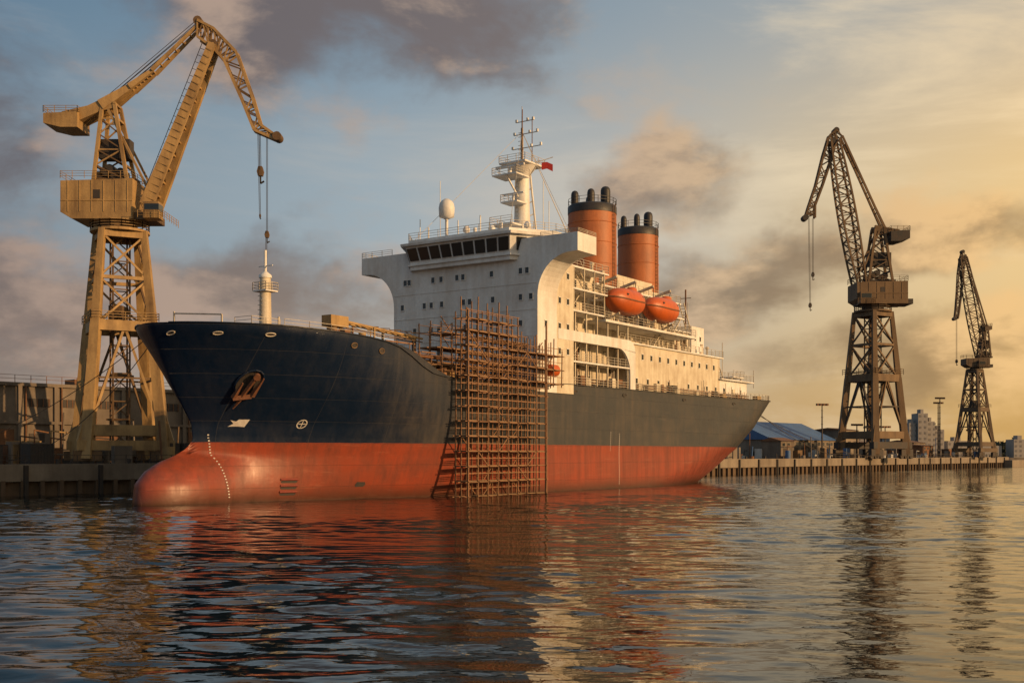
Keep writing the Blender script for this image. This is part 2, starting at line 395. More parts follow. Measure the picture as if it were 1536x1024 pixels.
for s,z,l in ((63.5,17.7,9.2),(70,17.7,9.2),(75,17.7,9.2),(63,24.5,8.6),(70,24.5,8.6),(66,27.6,8.6),(78,24.1,7.4),(85,24.1,7.4),(92,24.1,7.4),(102,21.6,8.0),(110,21.6,8.5)):
    for sd in (1,-1):
        sp_.box(s-.45,s+.45,sd*l-.02,sd*l+.06*sd,z+.15,z+2.1,M_ochre_d if random.random()<.4 else C)
        sp_.box(s-.52,s+.52,sd*l-.02,sd*l+.03*sd,z+.1,z+2.2,M_dark)
for k in range(60):
    s=random.uniform(61.8,111); l,zl=(9.2,(13.5,20)) if s<78 and random.random()<.5 else ((8.6,(21.5,30)) if s<73 else ((7.4,(24.2,29)) if s<100 else (8.0,(21.6,25))))
    z=random.uniform(*zl)
    if random.random()<.5: sp_.cyl((s,l+.15,zl[0]),(s,l+.15,zl[1]),random.uniform(.06,.14),random.choice((C,M_rail,M_rust)),n=6)
    else: sp_.box(s,s+random.uniform(.4,1.2),l,l+random.uniform(.2,.6),z-.6,z+random.uniform(.1,.6),random.choice((C,W,M_rail,M_ochre_d,M_dark)))
wn=MB(flip=True)
def win_f(l,z,w=.55,h=.75,s=52.5):
    wn.box(s-.05,s+.02,l-w/2,l+w/2,z-h/2,z+h/2,M_glass)
    for a in (-1,1):
        wn.box(s-.09,s-.0,l+a*(w/2+.05)-.05,l+a*(w/2+.05)+.05,z-h/2-.1,z+h/2+.1,W)
        wn.box(s-.09,s-.0,l-w/2,l+w/2,z+a*(h/2+.05)-.05,z+a*(h/2+.05)+.05,W)
def win_s(s,z,l,w=.55,h=.75):
    for sd in (1,-1):
        wn.box(s-w/2,s+w/2,sd*l-.03,sd*l+.04,z-h/2,z+h/2,M_glass)
        wn.box(s-w/2-.1,s+w/2+.1,sd*l-.02,sd*l+.07,z+h/2,z+h/2+.1,W)
        wn.box(s-w/2-.1,s+w/2+.1,sd*l-.02,sd*l+.07,z-h/2-.1,z-h/2,W)
for z,ls in ((28.7,(-9.9,-9.2,-5.0,-3.6,-.9,.1,4.8,9.4,10.4)),(25.3,(-10.4,-6.5,-5.3,-3.5,.2,1.2,5.0,9.4,11.0)),(21.9,(-8.2,-5.3,-4.0,.5,4.8,9.4)),(18.6,(-8,-4,0,4,8))):
    for l in ls: win_f(l,z)
for z in (28.7,25.3,21.9,18.6):
    for s in (54.5,57.9,60.0): 
        if not (z>25 and s<57.3): win_s(s,z,12.0)
for z in (29,26,23,19.4,15.6):
    for s in (64.5,67.5,70.5): win_s(s,z,8.6 if z>21.3 else 9.2,.7,.9)
for s in np.arange(80.5,111.5,2.9): win_s(s,19.6,11.0,.6,.8)
for s in np.arange(81.5,123,3.6): win_s(s,15.9,11.0,.6,.8)
for s in (84,96,118): 
    for sd in (1,-1): wn.box(s-.5,s+.5,sd*11.0-.03,sd*11.0+.05,14.2,16.4,M_cream)
for s in (76,80,84,88,92,96): win_s(s,26.8,7.4,.6,.8)
for s in (101,103,105): win_s(s,23.4,8.0)
for s in (107.5,109.5): win_s(s,24.6,8.5)
for z in (27.0,23.6,20.2): wn.box(52.44,52.5,-11.9,11.9,z,z+.06,W)
wn.obj('windows',ship)
for k in range(30):
    s=random.uniform(62,110); z=21.6 if s>76 else 31.6
    l=random.uniform(6,10.5) if s>76 else random.uniform(2,8)
    h=random.uniform(.6,1.6); sp_.cyl((s,l,z),(s,l,z+h),.18,C); sp_.rev((s,l,z+h),[(.3,0),(.36,.2),(.2,.4)],C,10)
for k in range(44):
    s=random.uniform(56,123); l=random.choice((11.3,11.2,-11.3)); z=14.2; sp_.box(s,s+random.uniform(.5,1.6),l-.3,l+.3,z,z+random.uniform(.6,1.6),random.choice((C,M_ochre,M_rust,M_dark,C)))
for k in range(26):
    s=random.uniform(56,124); sp_.beam((s,11.4,14),(s,11.4,random.uniform(15.5,17.3)),.1,random.choice((C,M_rust,M_rail)))
for z in (14.9,15.3): sp_.cyl((57,11.35,z),(124,11.35,z),.09,M_rust,n=6)
fn=MB(flip=True)
def funnel(s,l,r,z0,z1,pipes):
    fn.rev((s,l,z0),[(r*1.02,0),(r,z1-z0-1.3)],M_orange,32,1.05,1)
    fn.rev((s,l,z1-1.3),[(r*1.015,0),(r*1.015,1.1),(r*.95,1.3),(r*.9,1.0)],M_black,32,1.05,1)
    for zz_ in (z0+3.2,z0+6.4,z0+9.4): fn.rev((s,l,zz_),[(r*1.0,0),(r*1.025,.03),(r*1.025,.13),(r*1.0,.16)],M_orange,32,1.05,1)
    for (a,b_,pr,hh) in pipes:
        fn.rev((s+a,l+b_,z1-.3),[(pr,0),(pr,hh-.5),(pr*.9,hh-.15),(pr*.6,hh+.1),(pr*.2,hh+.2)],M_black,14)
    fn.rail([(s+r*math.cos(t)*1.05,l+r*math.sin(t),z1) for t in np.linspace(0,2*math.pi,17)],M_black,.9,2,.06,2)
    for z in np.arange(z0+1,z1-1.5,.6): fn.beam((s-.3,l+r+.15,z),(s+.3,l+r+.15,z),.06,M_rust)
    for a in (-.3,.3): fn.beam((s+a,l+r+.15,z0),(s+a,l+r+.15,z1),.07,M_rust)
funnel(78.6,5,3.6,30,42.3,[(-2.1,-1.8,.58,2.3),(-.9,.3,.58,2.6),(1.4,1.5,.75,3.2),(1.6,-1.4,.58,2.2)])
funnel(96.8,3.2,3.3,29.6,42.0,[(-2.0,-1.6,.5,2.2),(-1.0,.3,.5,2.5),(.9,1.4,.75,3.0),(1.5,-1.0,.5,2.4)])
fn.obj('funnels',ship)
sp_.box(93,101,-1,7.4,29.6,31,C)
ms=MB(flip=True)
sm,lm=65.0,1.3
ms.rev((sm,lm,34.0),[(1.5,0),(1.15,5),(1.05,11)],W,10)
ms.box(sm-2.6,sm+2.6,lm-2.2,lm+2.2,46.0,46.25,W); ms.rail([(sm-2.6,lm-2.2,46.2),(sm+2.6,lm-2.2,46.2),(sm+2.6,lm+2.2,46.2),(sm-2.6,lm+2.2,46.2),(sm-2.6,lm-2.2,46.2)],M_rail,1,1.3)
ms.rev((sm,lm,44.6),[(1.1,0),(2.2,1.4)],W,10)
ms.box(sm-4.2,sm-.8,lm-2.3,lm+1.8,44.0,44.2,W); ms.rail([(sm-.8,lm-2.3,44.2),(sm-4.2,lm-2.3,44.2),(sm-4.2,lm+1.8,44.2),(sm-.8,lm+1.8,44.2)],M_rail,1,1.3)
ms.box(sm-3.4,sm-.8,lm-1.4,lm+1.4,40.3,40.5,W); ms.rail([(sm-.8,lm-1.4,40.5),(sm-3.4,lm-1.4,40.5),(sm-3.4,lm+1.4,40.5)],M_rail,1,1.3)
ms.box(sm-4.6,sm-.8,lm-2.4,lm+1.4,37.0,37.2,W); ms.rail([(sm-.8,lm-2.4,37.2),(sm-4.6,lm-2.4,37.2),(sm-4.6,lm+1.4,37.2)],M_rail,1,1.3)
for dl in (-2,1): ms.beam((sm-4.4,lm+dl,34),(sm-4.4,lm+dl,37),.14,W)
ms.beam((sm-4,lm,44),(sm-1,lm,41.5),.2,W); ms.box(sm-3.2,sm-2.9,lm-2.4,lm+2.4,45.3,45.6,W); ms.cyl((sm-3.05,lm,44.2),(sm-3.05,lm,45.3),.25,W)
ms.box(sm-2.4,sm-2.1,lm-1.8,lm+1.8,41.6,41.8,W); ms.cyl((sm-2.25,lm,40.4),(sm-2.25,lm,41.6),.2,W)
ms.cyl((sm,lm,46),(sm,lm,51.5),.24,M_rail,.18,8); ms.cyl((sm,lm,51.5),(sm,lm,54.6),.1,M_rail,.05,6)
ms.cyl((sm-.7,lm+.5,46),(sm-.7,lm+.5,53.9),.08,M_rust); ms.cyl((sm+.8,lm+1.2,46.2),(sm+.8,lm+1.2,53),.06,M_rust)
for z in np.arange(46.5,51,.7): ms.beam((sm-.7,lm+.5,z),(sm,lm,z+.35),.06,M_rail)
for z,w in ((48.6,3.2),(50.6,2.6),(52.4,1.9)):
    ms.beam((sm,lm-w/2,z),(sm,lm+w,z),.1,M_rail)
    for k in (-.5,.5,1.0): ms.box(sm-.15,sm+.15,lm+k*w-.12,lm+k*w+.12,z,z+.4,W)
for z in np.arange(34.5,51,.6): ms.beam((sm-1.35 if z<45 else sm-.5,lm-.3,z),(sm-1.35 if z<45 else sm-.5,lm+.3,z),.06,M_rail)
ms.beam((sm,lm+2.2,46.2),(sm+1,lm+4.6,46.9),.1,W)
ms.add([(sm+.5,lm+3.0,45.2),(sm+.8,lm+3.7,45.35),(sm+1.1,lm+4.5,44.9),(sm+1.1,lm+4.5,45.9),(sm+.8,lm+3.7,46.3),(sm+.5,lm+3.0,46.2)],[(0,1,4,5),(1,2,3,4)],M_red)
for q in ((52,-8,34.3),(52,8,34.3),(68,10,31.6),(60,12,34.3),(75,6,31.6)): ms.beam((sm,lm,51),q,.05,M_rail)
for dl in (-1.1,1.1):
    ms.beam((sm+2.6,lm+dl,33.9),(sm+.9,lm+dl*.6,46),.22,W)
for k in range(6):
    z=35+k*1.8; ms.beam((sm+1,lm-.9,z),(sm+2.4-k*.28,lm+.9,z+.9),.12,W)
ms.cyl((55,-4.6,34.2),(55,-4.6,37.6),.22,W); ms.rev((55,-4.6,37.5),[(.4,0),(1.05,.25),(1.12,1.5),(1.0,2.1),(.7,2.5),(.3,2.75),(.05,2.8)],W,18)
for (s,l,h,r) in ((54,-8.5,3.5,.06),(54,-7,2.2,.1),(53.5,-1.5,2.5,.08),(54.5,1.5,3.0,.1),(56,4,2.0,.12),(58,6,1.6,.2),(57,10,7,.05),(56,-6.5,9,.05),(60,9,5,.05),(59.5,-3,2.6,.25)):
    ms.cyl((s,l,34.2),(s,l,34.2+h),r,W)
for (s,l) in ((55,-1.2),(57,7.5),(56.5,2)): ms.rev((s,l,34.3),[(.2,0),(.2,.9),(.45,1.0),(.5,1.4),(.3,1.75),(.05,1.85)],W,12)
ms.cyl((109,6,26.6),(109,6,33.3),.14,M_rust); ms.beam((109,5,31.8),(109,7,31.8),.1,M_rust); ms.cyl((108.6,6.6,26.6),(108.6,6.6,31),.06,M_rail)
for s,l,h in ((120,8,7),(114,5,6),(142,5,3.5),(101,7,6)): ms.cyl((s,l,17.9),(s,l,17.9+h),.07,M_rail)
ms.cyl((16.7,0,16.4),(16.7,0,24.0),.72,M_cream,.6,12); ms.box(15.8,17.6,-1.0,1.0,22.5,22.65,W); ms.rail([(15.8,-1,22.6),(17.6,-1,22.6),(17.6,1,22.6),(15.8,1,22.6),(15.8,-1,22.6)],M_rail,.9,.9)
ms.cyl((16.7,0,24),(16.7,0,27.0),.16,W); ms.beam((16.7,-1,25.3),(16.7,1.1,25.3),.1,W); ms.rev((16.7,0,24.0),[(.7,0),(.7,.3),(.2,.7)],W,10)
for z in np.arange(17,24,.5): ms.beam((15.9,-.3,z),(15.9,.3,z),.06,M_rail)
for (dx,dy,h) in ((1.4,.6,3.5),(-1.2,.4,2.4)): ms.cyl((16.7+dx,dy,16.4),(16.7+dx,dy,16.4+h),.12,M_rail)
ms.obj('masts_and_antennas',ship)
rl.rail([(60,12,34.3),(57,12,34.3),(51.5,8.5,34.3),(51.5,-8.5,34.3),(57,-12,34.3),(60,-12,34.3)],M_rail,1.0)
rl.rail([(52.6,12.4,32.9),(52.6,WL,32.9),(57.1,WL,32.9)],M_rail,.5); rl.rail([(52.6,-12.4,32.9),(52.6,-WL,32.9),(57.1,-WL,32.9)],M_rail,.8)
for sd in (1,-1):
    pts=[(s,sd*(half(s,ztop(s))-.15),ztop(s)) for s in np.arange(56,145,4.0)]; rl.rail(pts,M_rail,1.05,2.0,.07)
    pts=[(s,sd*(half(s,ztop(s))-.15),ztop(s)) for s in np.arange(10,24,2.5)]; rl.rail(pts,M_rail,.7,2.0,.05,2)
rl.rail([(11,1.5,18.0),(11,4,18.0),(15,4,18.0)],M_rail,1.1); 
rl.beam((6.5,-2.5,16.5),(6.5,-2.5,19.5),.14,M_rail); rl.beam((6.5,-2.5,19.3),(7.5,3.5,18.9),.14,M_rail); rl.beam((7.5,3.5,16.5),(7.5,3.5,18.9),.14,M_rail)
rl.obj('railings',ship)
sp_.obj('superstructure',ship,bevel=0.04)

def lifeboat(sc,lc,zc,L=9.4,Wd=1.75,idx=1):
    mb=MB(flip=True); ns=28;nc=20; vs=[]
    for i in range(ns+1):
        t=-1+2*i/ns; f=max(0,1-abs(t)**2.6)**.62; f=max(f,.02)
        for j in range(nc):
            a=2*math.pi*j/nc; cy=math.cos(a); cz=math.sin(a)
            y=Wd*f*math.copysign(abs(cy)**.8,cy)
            z=(1.9*f*abs(cz)**.85 if cz>0 else -1.95*(f**.75)*abs(cz)**1.0)
            z+= .35*t*t
            vs.append((sc+t*L/2,lc+y,zc+z))
    fs=[(i*nc+j,i*nc+(j+1)%nc,(i+1)*nc+(j+1)%nc,(i+1)*nc+j) for i in range(ns) for j in range(nc)]
    mb.add(vs,fs,M_boat,True)
    for i in range(ns-1):
        for sd in (1,-1):
            def P(k):
                t=-1+2*k/ns; f=max(max(0,1-abs(t)**2.6)**.62,.02); return (sc+t*L/2,lc+sd*(Wd*f+.03),zc+.35*t*t)
            mb.beam(P(i),P(i+1),.14,M_rust,h=.16)
    mb.rev((sc+1.8,lc,zc+1.55),[(.8,0),(.75,.6),(.5,.8),(.1,.85)],M_boat,12,1.3,1)
    for k in range(5): mb.box(sc-2.6+k*1.1,sc-2.1+k*1.1,lc+Wd*.80,lc+Wd*.88,zc+.62,zc+.9,M_glass)
    for ds in (-2.9,2.9):
        a=(sc+ds,lc-3.2,24.0);b_=(sc+ds,lc-2.4,zc+2.6);c=(sc+ds,lc+.2,zc+3.3)
        mb.beam(a,b_,.4,M_cream);mb.beam(b_,c,.36,M_cream);mb.beam((sc+ds,lc-1,24),(sc+ds,lc-2.2,zc+1),.25,M_cream)
        mb.beam(c,(sc+ds*.9,lc,zc+1.2),.08,M_dark)
        mb.beam((sc+ds,lc-2.4,23.9),(sc+ds,lc+.6,zc-1.9),.3,M_cream)
    mb.obj('lifeboat_%d'%idx,ship)
lifeboat(75.8,12.2,27.0,9.8,2.0,1); lifeboat(87.2,12.2,27.0,9.8,2.0,2)

fg=MB(flip=True)
fg.box(20.5,23.2,3.6,6.4,16,17.8,M_ochre_d); fg.cyl((21.8,5,17),(21.8,5,19.4),.6,M_ochre_d)
fg.box(20.8,23.6,4.4,5.8,18.9,20.1,M_ochre)
for dl in (-.5,.5): 
    fg.beam((23.5,5+dl,19.6),(37,5+dl,18.8),.18,M_ochre,h=.24); fg.beam((23.5,5+dl,18.9),(37,5+dl,18.4),.12,M_ochre_d)
for k in range(13): fg.beam((24+k,4.5,19.5),(25+k,5.5,18.8 if k%2 else 19.5),.1,M_ochre_d)
fg.beam((36,5,18.6),(36,5,13),.35,M_rust)
for (s,l) in ((7,2.5),(9,-3),(12,5),(13.5,-4)):
    fg.cyl((s,l-1.2,17.2),(s,l+1.2,17.2),.55,M_ochre_d); fg.box(s-.6,s+.6,l-1.5,l-1.2,16.2,17.8,M_ochre)
fg.box(13,15,3,5,16.4,18.3,W); fg.box(18,19,7,8,16,18,W)
for k in range(230):
    s=random.uniform(20,52); l=random.uniform(-8,10.8); z=ztop(s)-1
    if s<27: l=random.uniform(-6,9.5)
    t=random.random(); mt=random.choice((M_rust,M_ochre_d,M_ochre,M_scaf,M_dark,M_rust))
    if t<.4: h=random.uniform(1.5,4.6 if s>27 else 3.2); fg.beam((s,l,z),(s,l,z+h),random.uniform(.1,.2),mt)
    elif t<.7: z1=z+random.uniform(1.5,4 if s>27 else 2.5); fg.beam((s,l,z1),(s+random.uniform(2,6),l,z1),random.uniform(.1,.22),mt)
    elif t<.85: fg.box(s,s+random.uniform(.6,1.6),l,l+random.uniform(.6,1.5),z,z+random.uniform(1.2,2.6),mt)
    else: fg.cyl((s,l,z),(s,l,z+random.uniform(1.2,2.6)),random.uniform(.2,.5),mt)
for l in (-6,-2,2,6,9.5): 
    fg.cyl((27,l,16.2),(51,l,16.0),.2,M_rust); fg.cyl((30,l+.6,15.2),(51,l+.6,15.2),.15,M_ochre_d)
fg.cyl((55.0,12.0,15.9),(56.8,12.0,15.9),.8,M_boat,n=14)
for k in range(40):
    s=random.uniform(120,141); w=max(half(s,13)-1.5,1); l=random.uniform(-w,w)
    if random.random()<.5: fg.box(s,s+random.uniform(.6,2),l,l+1,13.8,13.8+random.uniform(1,3),random.choice((C,M_ochre,M_rust)))
    else: fg.beam((s,l,13.8),(s,l,13.8+random.uniform(1.5,5)),.15,random.choice((C,M_rust)))
fg.box(124.5,131,-7,7,14,14+2.2,C); fg.box(125,130,-8,8,19.0,19.2,W)
for s in (125.3,129.7):
    for l in (-7.5,7.5): fg.beam((s,l,14),(s,l,19),.2,C)
fg.rail([(125,8,19.2),(130,8,19.2),(130,-8,19.2)],M_rail)
fg.obj('deck_machinery',ship)

# ------------------------------------------------------------------ SCAFFOLD
sc=MB(flip=True)
def scaf(s0,s1,ds,ls,z0,z1,dz,plank=.6,r=.11,ragged=1):
    n=max(1,round((s1-s0)/ds)); cols=list(np.linspace(s0,s1,n+1)); zs=list(np.arange(z0,z1+.01,dz))
    for s in cols:
        for l in ls:
            tz=z1+random.uniform(-.3,1.6)*ragged
            j=random.uniform(-.06,.06); sc.beam((s+j,l,z0-.4),(s-j,l+random.uniform(-.05,.05),tz),r,M_scaf)
    for z in zs:
        for l in ls:
            sc.beam((s0-random.uniform(.2,.7),l,z+random.uniform(-.05,.05)),(s1+random.uniform(.2,.7),l,z+random.uniform(-.05,.05)),r*.85,M_scaf)
            if random.random()<.75: sc.beam((s0-.2,l,z+.95),(s1+.3,l,z+.95+random.uniform(-.06,.06)),r*.6,M_scaf)
        for s in cols: sc.beam((s,ls[0]-.3,z),(s,ls[-1]+.3,z),r*.8,M_scaf)
        for i in range(len(cols)-1):
            if random.random()<plank: sc.box(cols[i]-.1,cols[i+1]+.1,ls[0]+.1,ls[-1]-.1,z+.05,z+.13,M_plank)
            if random.random()<.3:
                l=random.choice(ls); a,b_=cols[i],cols[i+1]
                if random.random()<.5:a,b_=b_,a
                sc.beam((a,l,z),(b_,l,z+dz),r*.8,M_scaf)
scaf(34.6,51.2,2.1,[12.3,13.1,14.0],0.0,19.0,1.75,.7,.115)
scaf(34.6,45.0,2.1,[12.3,13.1,14.0],19.2,21.6,1.4,.55,.115)
scaf(34,53,2.1,[7.4,9.0,10.6],13.7,19.2,1.8,.65,.11)
scaf(28,36,2.0,[9.0,10.8],13.7,16.2,1.6,.5,.08)
scaf(51.2,55.2,2.0,[12.3,14.0],13.9,18.4,1.8,.7,.11)
for s in (34.6,51.3): sc.beam((s,14.1,-1),(s,14.1,21.5),.17,M_scaf)
so=sc.obj('scaffolding'); so.location=ship.location; so.rotation_euler=ship.rotation_euler

# ------------------------------------------------------------------ CRANES
def crane(loc,yaw,P):
    e=empty('harbor_crane',loc,yaw); k=P['k']; mat=P['mat']; md=P['matd']; ty=P['tyaw']; ca,sa=math.cos(ty),math.sin(ty)
    R=lambda x,y,z:(x*ca-y*sa,x*sa+y*ca,z)
    t=MB(); wb,wt,zt,zr=P['wb'],P['wt'],P['zt'],P['zr']
    hw=lambda z: wb+(wt-wb)*min(1,(z-0)/zt)
    cs=((-1,-1),(1,-1),(1,1),(-1,1))
    lt=P['leg']
    for a,b_ in cs:
        t.beam(R(a*wb,b_*wb,0.8*k),R(a*hw(zr),b_*hw(zr),zr),lt*1.2,mat,w2=lt*1.0)
        t.beam(R(a*hw(zr),b_*hw(zr),zr),R(a*wt,b_*wt,zt),lt*.95,mat,w2=lt*.65)
    def ring(z,w,h,m):
        q=hw(z)
        for i in range(4):
            a,b_=cs[i];c,d=cs[(i+1)%4]; t.beam(R(a*q,b_*q,z),R(c*q,d*q,z),w,m,h=h)
    ring(zr,.9*k,1.4*k,mat); ring(zt-.6*k,.6*k,.8*k,mat); ring((zr+zt)/2,.4*k,.45*k,mat); ring(4.6*k,.9*k,1.4*k,mat)
    ring(zr+1.2*k,.15*k,.15*k,md)
    lv=[zr,(zr+zt)/2,zt-.6*k]
    for z0,z1 in zip(lv[:-1],lv[1:]):
        for i in range(4):
            a,b_=cs[i];c,d=cs[(i+1)%4];q0,q1=hw(z0),hw(z1)
            t.beam(R(a*q0,b_*q0,z0),R(c*q1,d*q1,z1),.26*k,md if i%2 else mat); t.beam(R(c*q0,d*q0,z0),R(a*q1,b_*q1,z1),.26*k,mat)
    for i in range(4):
        a,b_=cs[i];c,d=cs[(i+1)%4];q0,q1=hw(4.6*k),hw(zr)
        mx,my=(a+c)/2*q1,(b_+d)/2*q1
        t.beam(R(a*q0,b_*q0,4.6*k),R(mx,my,zr),.34*k,md if i>=2 else mat); t.beam(R(c*q0,d*q0,4.6*k),R(mx,my,zr),.34*k,md if i>=2 else mat)
        zm=(4.6*k+zr)/2; qm=hw(zm); t.beam(R(a*qm,b_*qm,zm),R(c*qm,d*qm,zm),.24*k,md)
    iw=1.1*k
    for a,b_ in cs: t.beam(R(a*iw,b_*iw,.5),R(a*iw,b_*iw,zt),.2*k,md)
    z=1.0;f=0
    while z<zt-2*k:
        for i in range(4):
            a,b_=cs[i];c,d=cs[(i+1)%4]; t.beam(R(a*iw,b_*iw,z),R(c*iw,d*iw,z+(1.9*k if (i+f)%2 else 0)),.15*k,md)
        z+=1.9*k;f+=1
    for b_ in (-1,1):
        t.beam(R(-wb*1.25,b_*wb,2.6*k),R(wb*1.25,b_*wb,2.6*k),1.1*k,md if k>1.2 else mat,h=1.3*k)
        for a in (-1.15,-.8,.8,1.15):
            t.beam(R(a*wb-.9*k,b_*wb,1.2*k),R(a*wb+.9*k,b_*wb,1.2*k),.8*k,md,h=1.3*k)
            for q in (-.6,.6):
                p=R(a*wb+q*k,b_*wb-.3*k,.5*k);p2=R(a*wb+q*k,b_*wb+.3*k,.5*k); t.cyl(p,p2,.5*k,M_dark,n=12)
    for a,b_ in cs: t.beam(R(a*wb*1.2,b_*wb,3*k),R(a*hw(9*k),b_*hw(9*k),9*k),.5*k,mat)
    for zz_ in (6.0*k,12*k): t.box(-1.5*k,1.5*k,-1.2*k,1.2*k,zz_,zz_+.25*k,md)
    t.box(-1.2*k,.6*k,-1.1*k,1.0*k,zr+.6*k,zr+3.0*k,md)
    q=hw(zr)
    for i in range(4):
        a,b_=cs[i];c,d=cs[(i+1)%4]; t.beam(R(a*q*.5+c*q*.5,b_*q*.5+d*q*.5,zr),R(0,0,zr+3*k),.25*k,md)
    t.cyl((0,0,zt-.1*k),(0,0,zt+.25*k),wt*1.45,mat,n=20,smooth=False)
    t.rail([(wt*1.42*math.cos(a),wt*1.42*math.sin(a),zt+.2*k) for a in np.linspace(0,2*math.pi,17)],mat,1.1*k,1.6*k,.09*k)
    t.cyl((0,0,zt+.2*k),(0,0,P['h0']),wt*.85,md,n=20)
    q=hw(zr)+.7*k; pts=[R(-q,-q,zr+.7*k),R(q,-q,zr+.7*k),R(q,q,zr+.7*k),R(-q,q,zr+.7*k),R(-q,-q,zr+.7*k)]
    t.rail(pts,mat,1.1*k,1.8*k,.08*k)
    t.obj('tower_portal',e)
    h=MB(); x0,x1,z0,z1=P['hx0'],P['hx1'],P['h0'],P['h1']; hy=P['hy']
    h.poly_extrude([(x0,z0+.9*k),(x0+1.5*k,z0),(x1,z0),(x1,z1),(x0,z1-.3*k)],1,-hy,hy,mat)
    for x in np.arange(x0+1,x1,1.6*k): 
        for sg in (1,-1): h.beam((x,sg*hy,z0+.9*k),(x,sg*hy,z1-.3*k),.12*k,mat)
    for sg in (1,-1):
        h.beam((x0,sg*hy,z0+(z1-z0)*.45),(x1,sg*hy,z0+(z1-z0)*.45),.14*k,mat)
        h.box((x0+x1)/2-.4*k,(x0+x1)/2+.5*k,sg*hy-.05,sg*(hy+.05) if sg>0 else -hy+.05,z0+(z1-z0)*.5,z0+(z1-z0)*.72,M_dark)
    h.rail([(x0,-hy,z1),(x1,-hy,z1),(x1,hy,z1),(x0,hy,z1),(x0,-hy,z1)],mat,1.0*k,1.6*k,.08*k)
    sgn=1 if P['foot'][0]>0 and P['peak'][0]>0 else -1
    fx,fz=P['foot']; ox=fx+sgn*1.2*k if k<1.4 else fx
    h.box(min(ox-1*k,ox+1.1*k),max(ox-1*k,ox+1.1*k),-hy-1.0*k,-hy+1.2*k,z0-.1*k,z0+2.1*k,mat)
    h.box(ox-.8*k,ox+1.13*k,-hy-1.03*k,-hy+1.0*k,z0+.9*k,z0+1.8*k,M_glass)
    h.rail([(ox-1.6*k,-hy-1.3*k,z0-.1*k),(ox+1.7*k,-hy-1.3*k,z0-.1*k),(ox+1.7*k,hy,z0-.1*k)],mat,1.0*k,1.0*k,.08*k)
    h.box(min(x1,fx)-.5*k,max(x1,fx)+1.2*k,-hy*.8,hy*.8,z0+.003,z0+1.0*k,md)
    h.obj('machinery_house',e,bevel=.04)
    a=MB(); ax,az=P['apex']; aw=1.5*k
    xs=P['ax']
    for sg in (1,-1):
        for x in xs: a.beam((x,sg*aw*1.2,z1-.2),(ax+(x-ax)*.35,sg*aw*.8,az),.45*k,mat)
        n=5
        for i in range(n):
            f0,f1=i/n,(i+1)/n
            L=lambda x,f:(x+((ax+(x-ax)*.35)-x)*f, sg*(aw*1.2-aw*.4*f), z1+(az-z1)*f)
            a.beam(L(xs[0],f0),L(xs[1],f1) if i%2 else L(xs[1],f0),.18*k,mat); a.beam(L(xs[0],f1),L(xs[1],f0),.18*k,md)
        a.beam((ax,sg*aw*.8,az-.4*k),(fx,sg*aw,fz+2.5*k),.3*k,mat)
    for f in (.2,.5,.8,1.0):
        z=z1+(az-z1)*f
        for x in xs:
            xx=x+((ax+(x-ax)*.35)-x)*f; a.beam((xx,-aw,z),(xx,aw,z),.3*k,mat)
    for i in range(5): a.cyl((xs[0]+.4*k+i*.75*k,-1.1*k,z1+.8*k+.5*k*(i%3)),(xs[0]+.4*k+i*.75*k,1.1*k,z1+.8*k+.5*k*(i%3)),.6*k,M_dark,n=12)
    a.box(xs[0],xs[1]+.8*k,-aw*.8,aw*.8,z1,z1+.5*k,md); a.box(xs[0]+.4*k,xs[1],-aw*.6,aw*.6,z1+(az-z1)*.3,z1+(az-z1)*.55,M_dark)
    cx,cz=P['cw']; s2=1 if cx>ax else -1; cl=P['cwl']; ch=P['cwh']
    for sg in (1,-1): a.beam((ax-s2*1.0*k,sg*aw*.7,az-.1),(cx-s2*cl*.5,sg*aw*.8,cz+ch*.3),.6*k,mat,h=1.1*k)
    xa,xb=sorted((cx,cx-s2*cl))
    a.poly_extrude([(xa,cz-ch/2+(.25*ch if s2<0 else 0)),(xa+cl*.5,cz-ch/2),(xb,cz-ch/2+(.25*ch if s2>0 else 0)),(xb,cz+ch*.45),(xa,cz+ch*.35)],1,-aw*1.5,aw*1.5,mat if k<1.2 else md)
    a.rail([(xa,-aw*1.5,cz+ch*.4),(xb,-aw*1.5,cz+ch*.4),(xb,aw*1.5,cz+ch*.4),(xa,aw*1.5,cz+ch*.4),(xa,-aw*1.5,cz+ch*.4)],mat,.9*k,1.2*k,.07*k)
    tb=P['tie']
    for (p,q,w0,w1) in tb:
        for sg in (1,-1): a.beam((p[0],sg*aw*.6,p[1]),(q[0],sg*aw*.45,q[1]),w0,mat,w2=w1)
        m=6
        for i in range(m+1):
            f=i/m; x=p[0]+(q[0]-p[0])*f; z=p[1]+(q[1]-p[1])*f; a.beam((x,-aw*.55,z),(x,aw*.55,z),min(w0,w1)*.5,mat)
    a.obj('a_frame_and_counterweight',e)
    j=MB(); px_,pz_=P['head']; jw0,jw1=1.9*k,1.0*k; n=P['nj']
    F=Vector((fx,0,fz));H=Vector((px_,0,pz_)); d=(H-F).normalized(); nr=Vector((-d.z,0,d.x)); dep=P['dep']
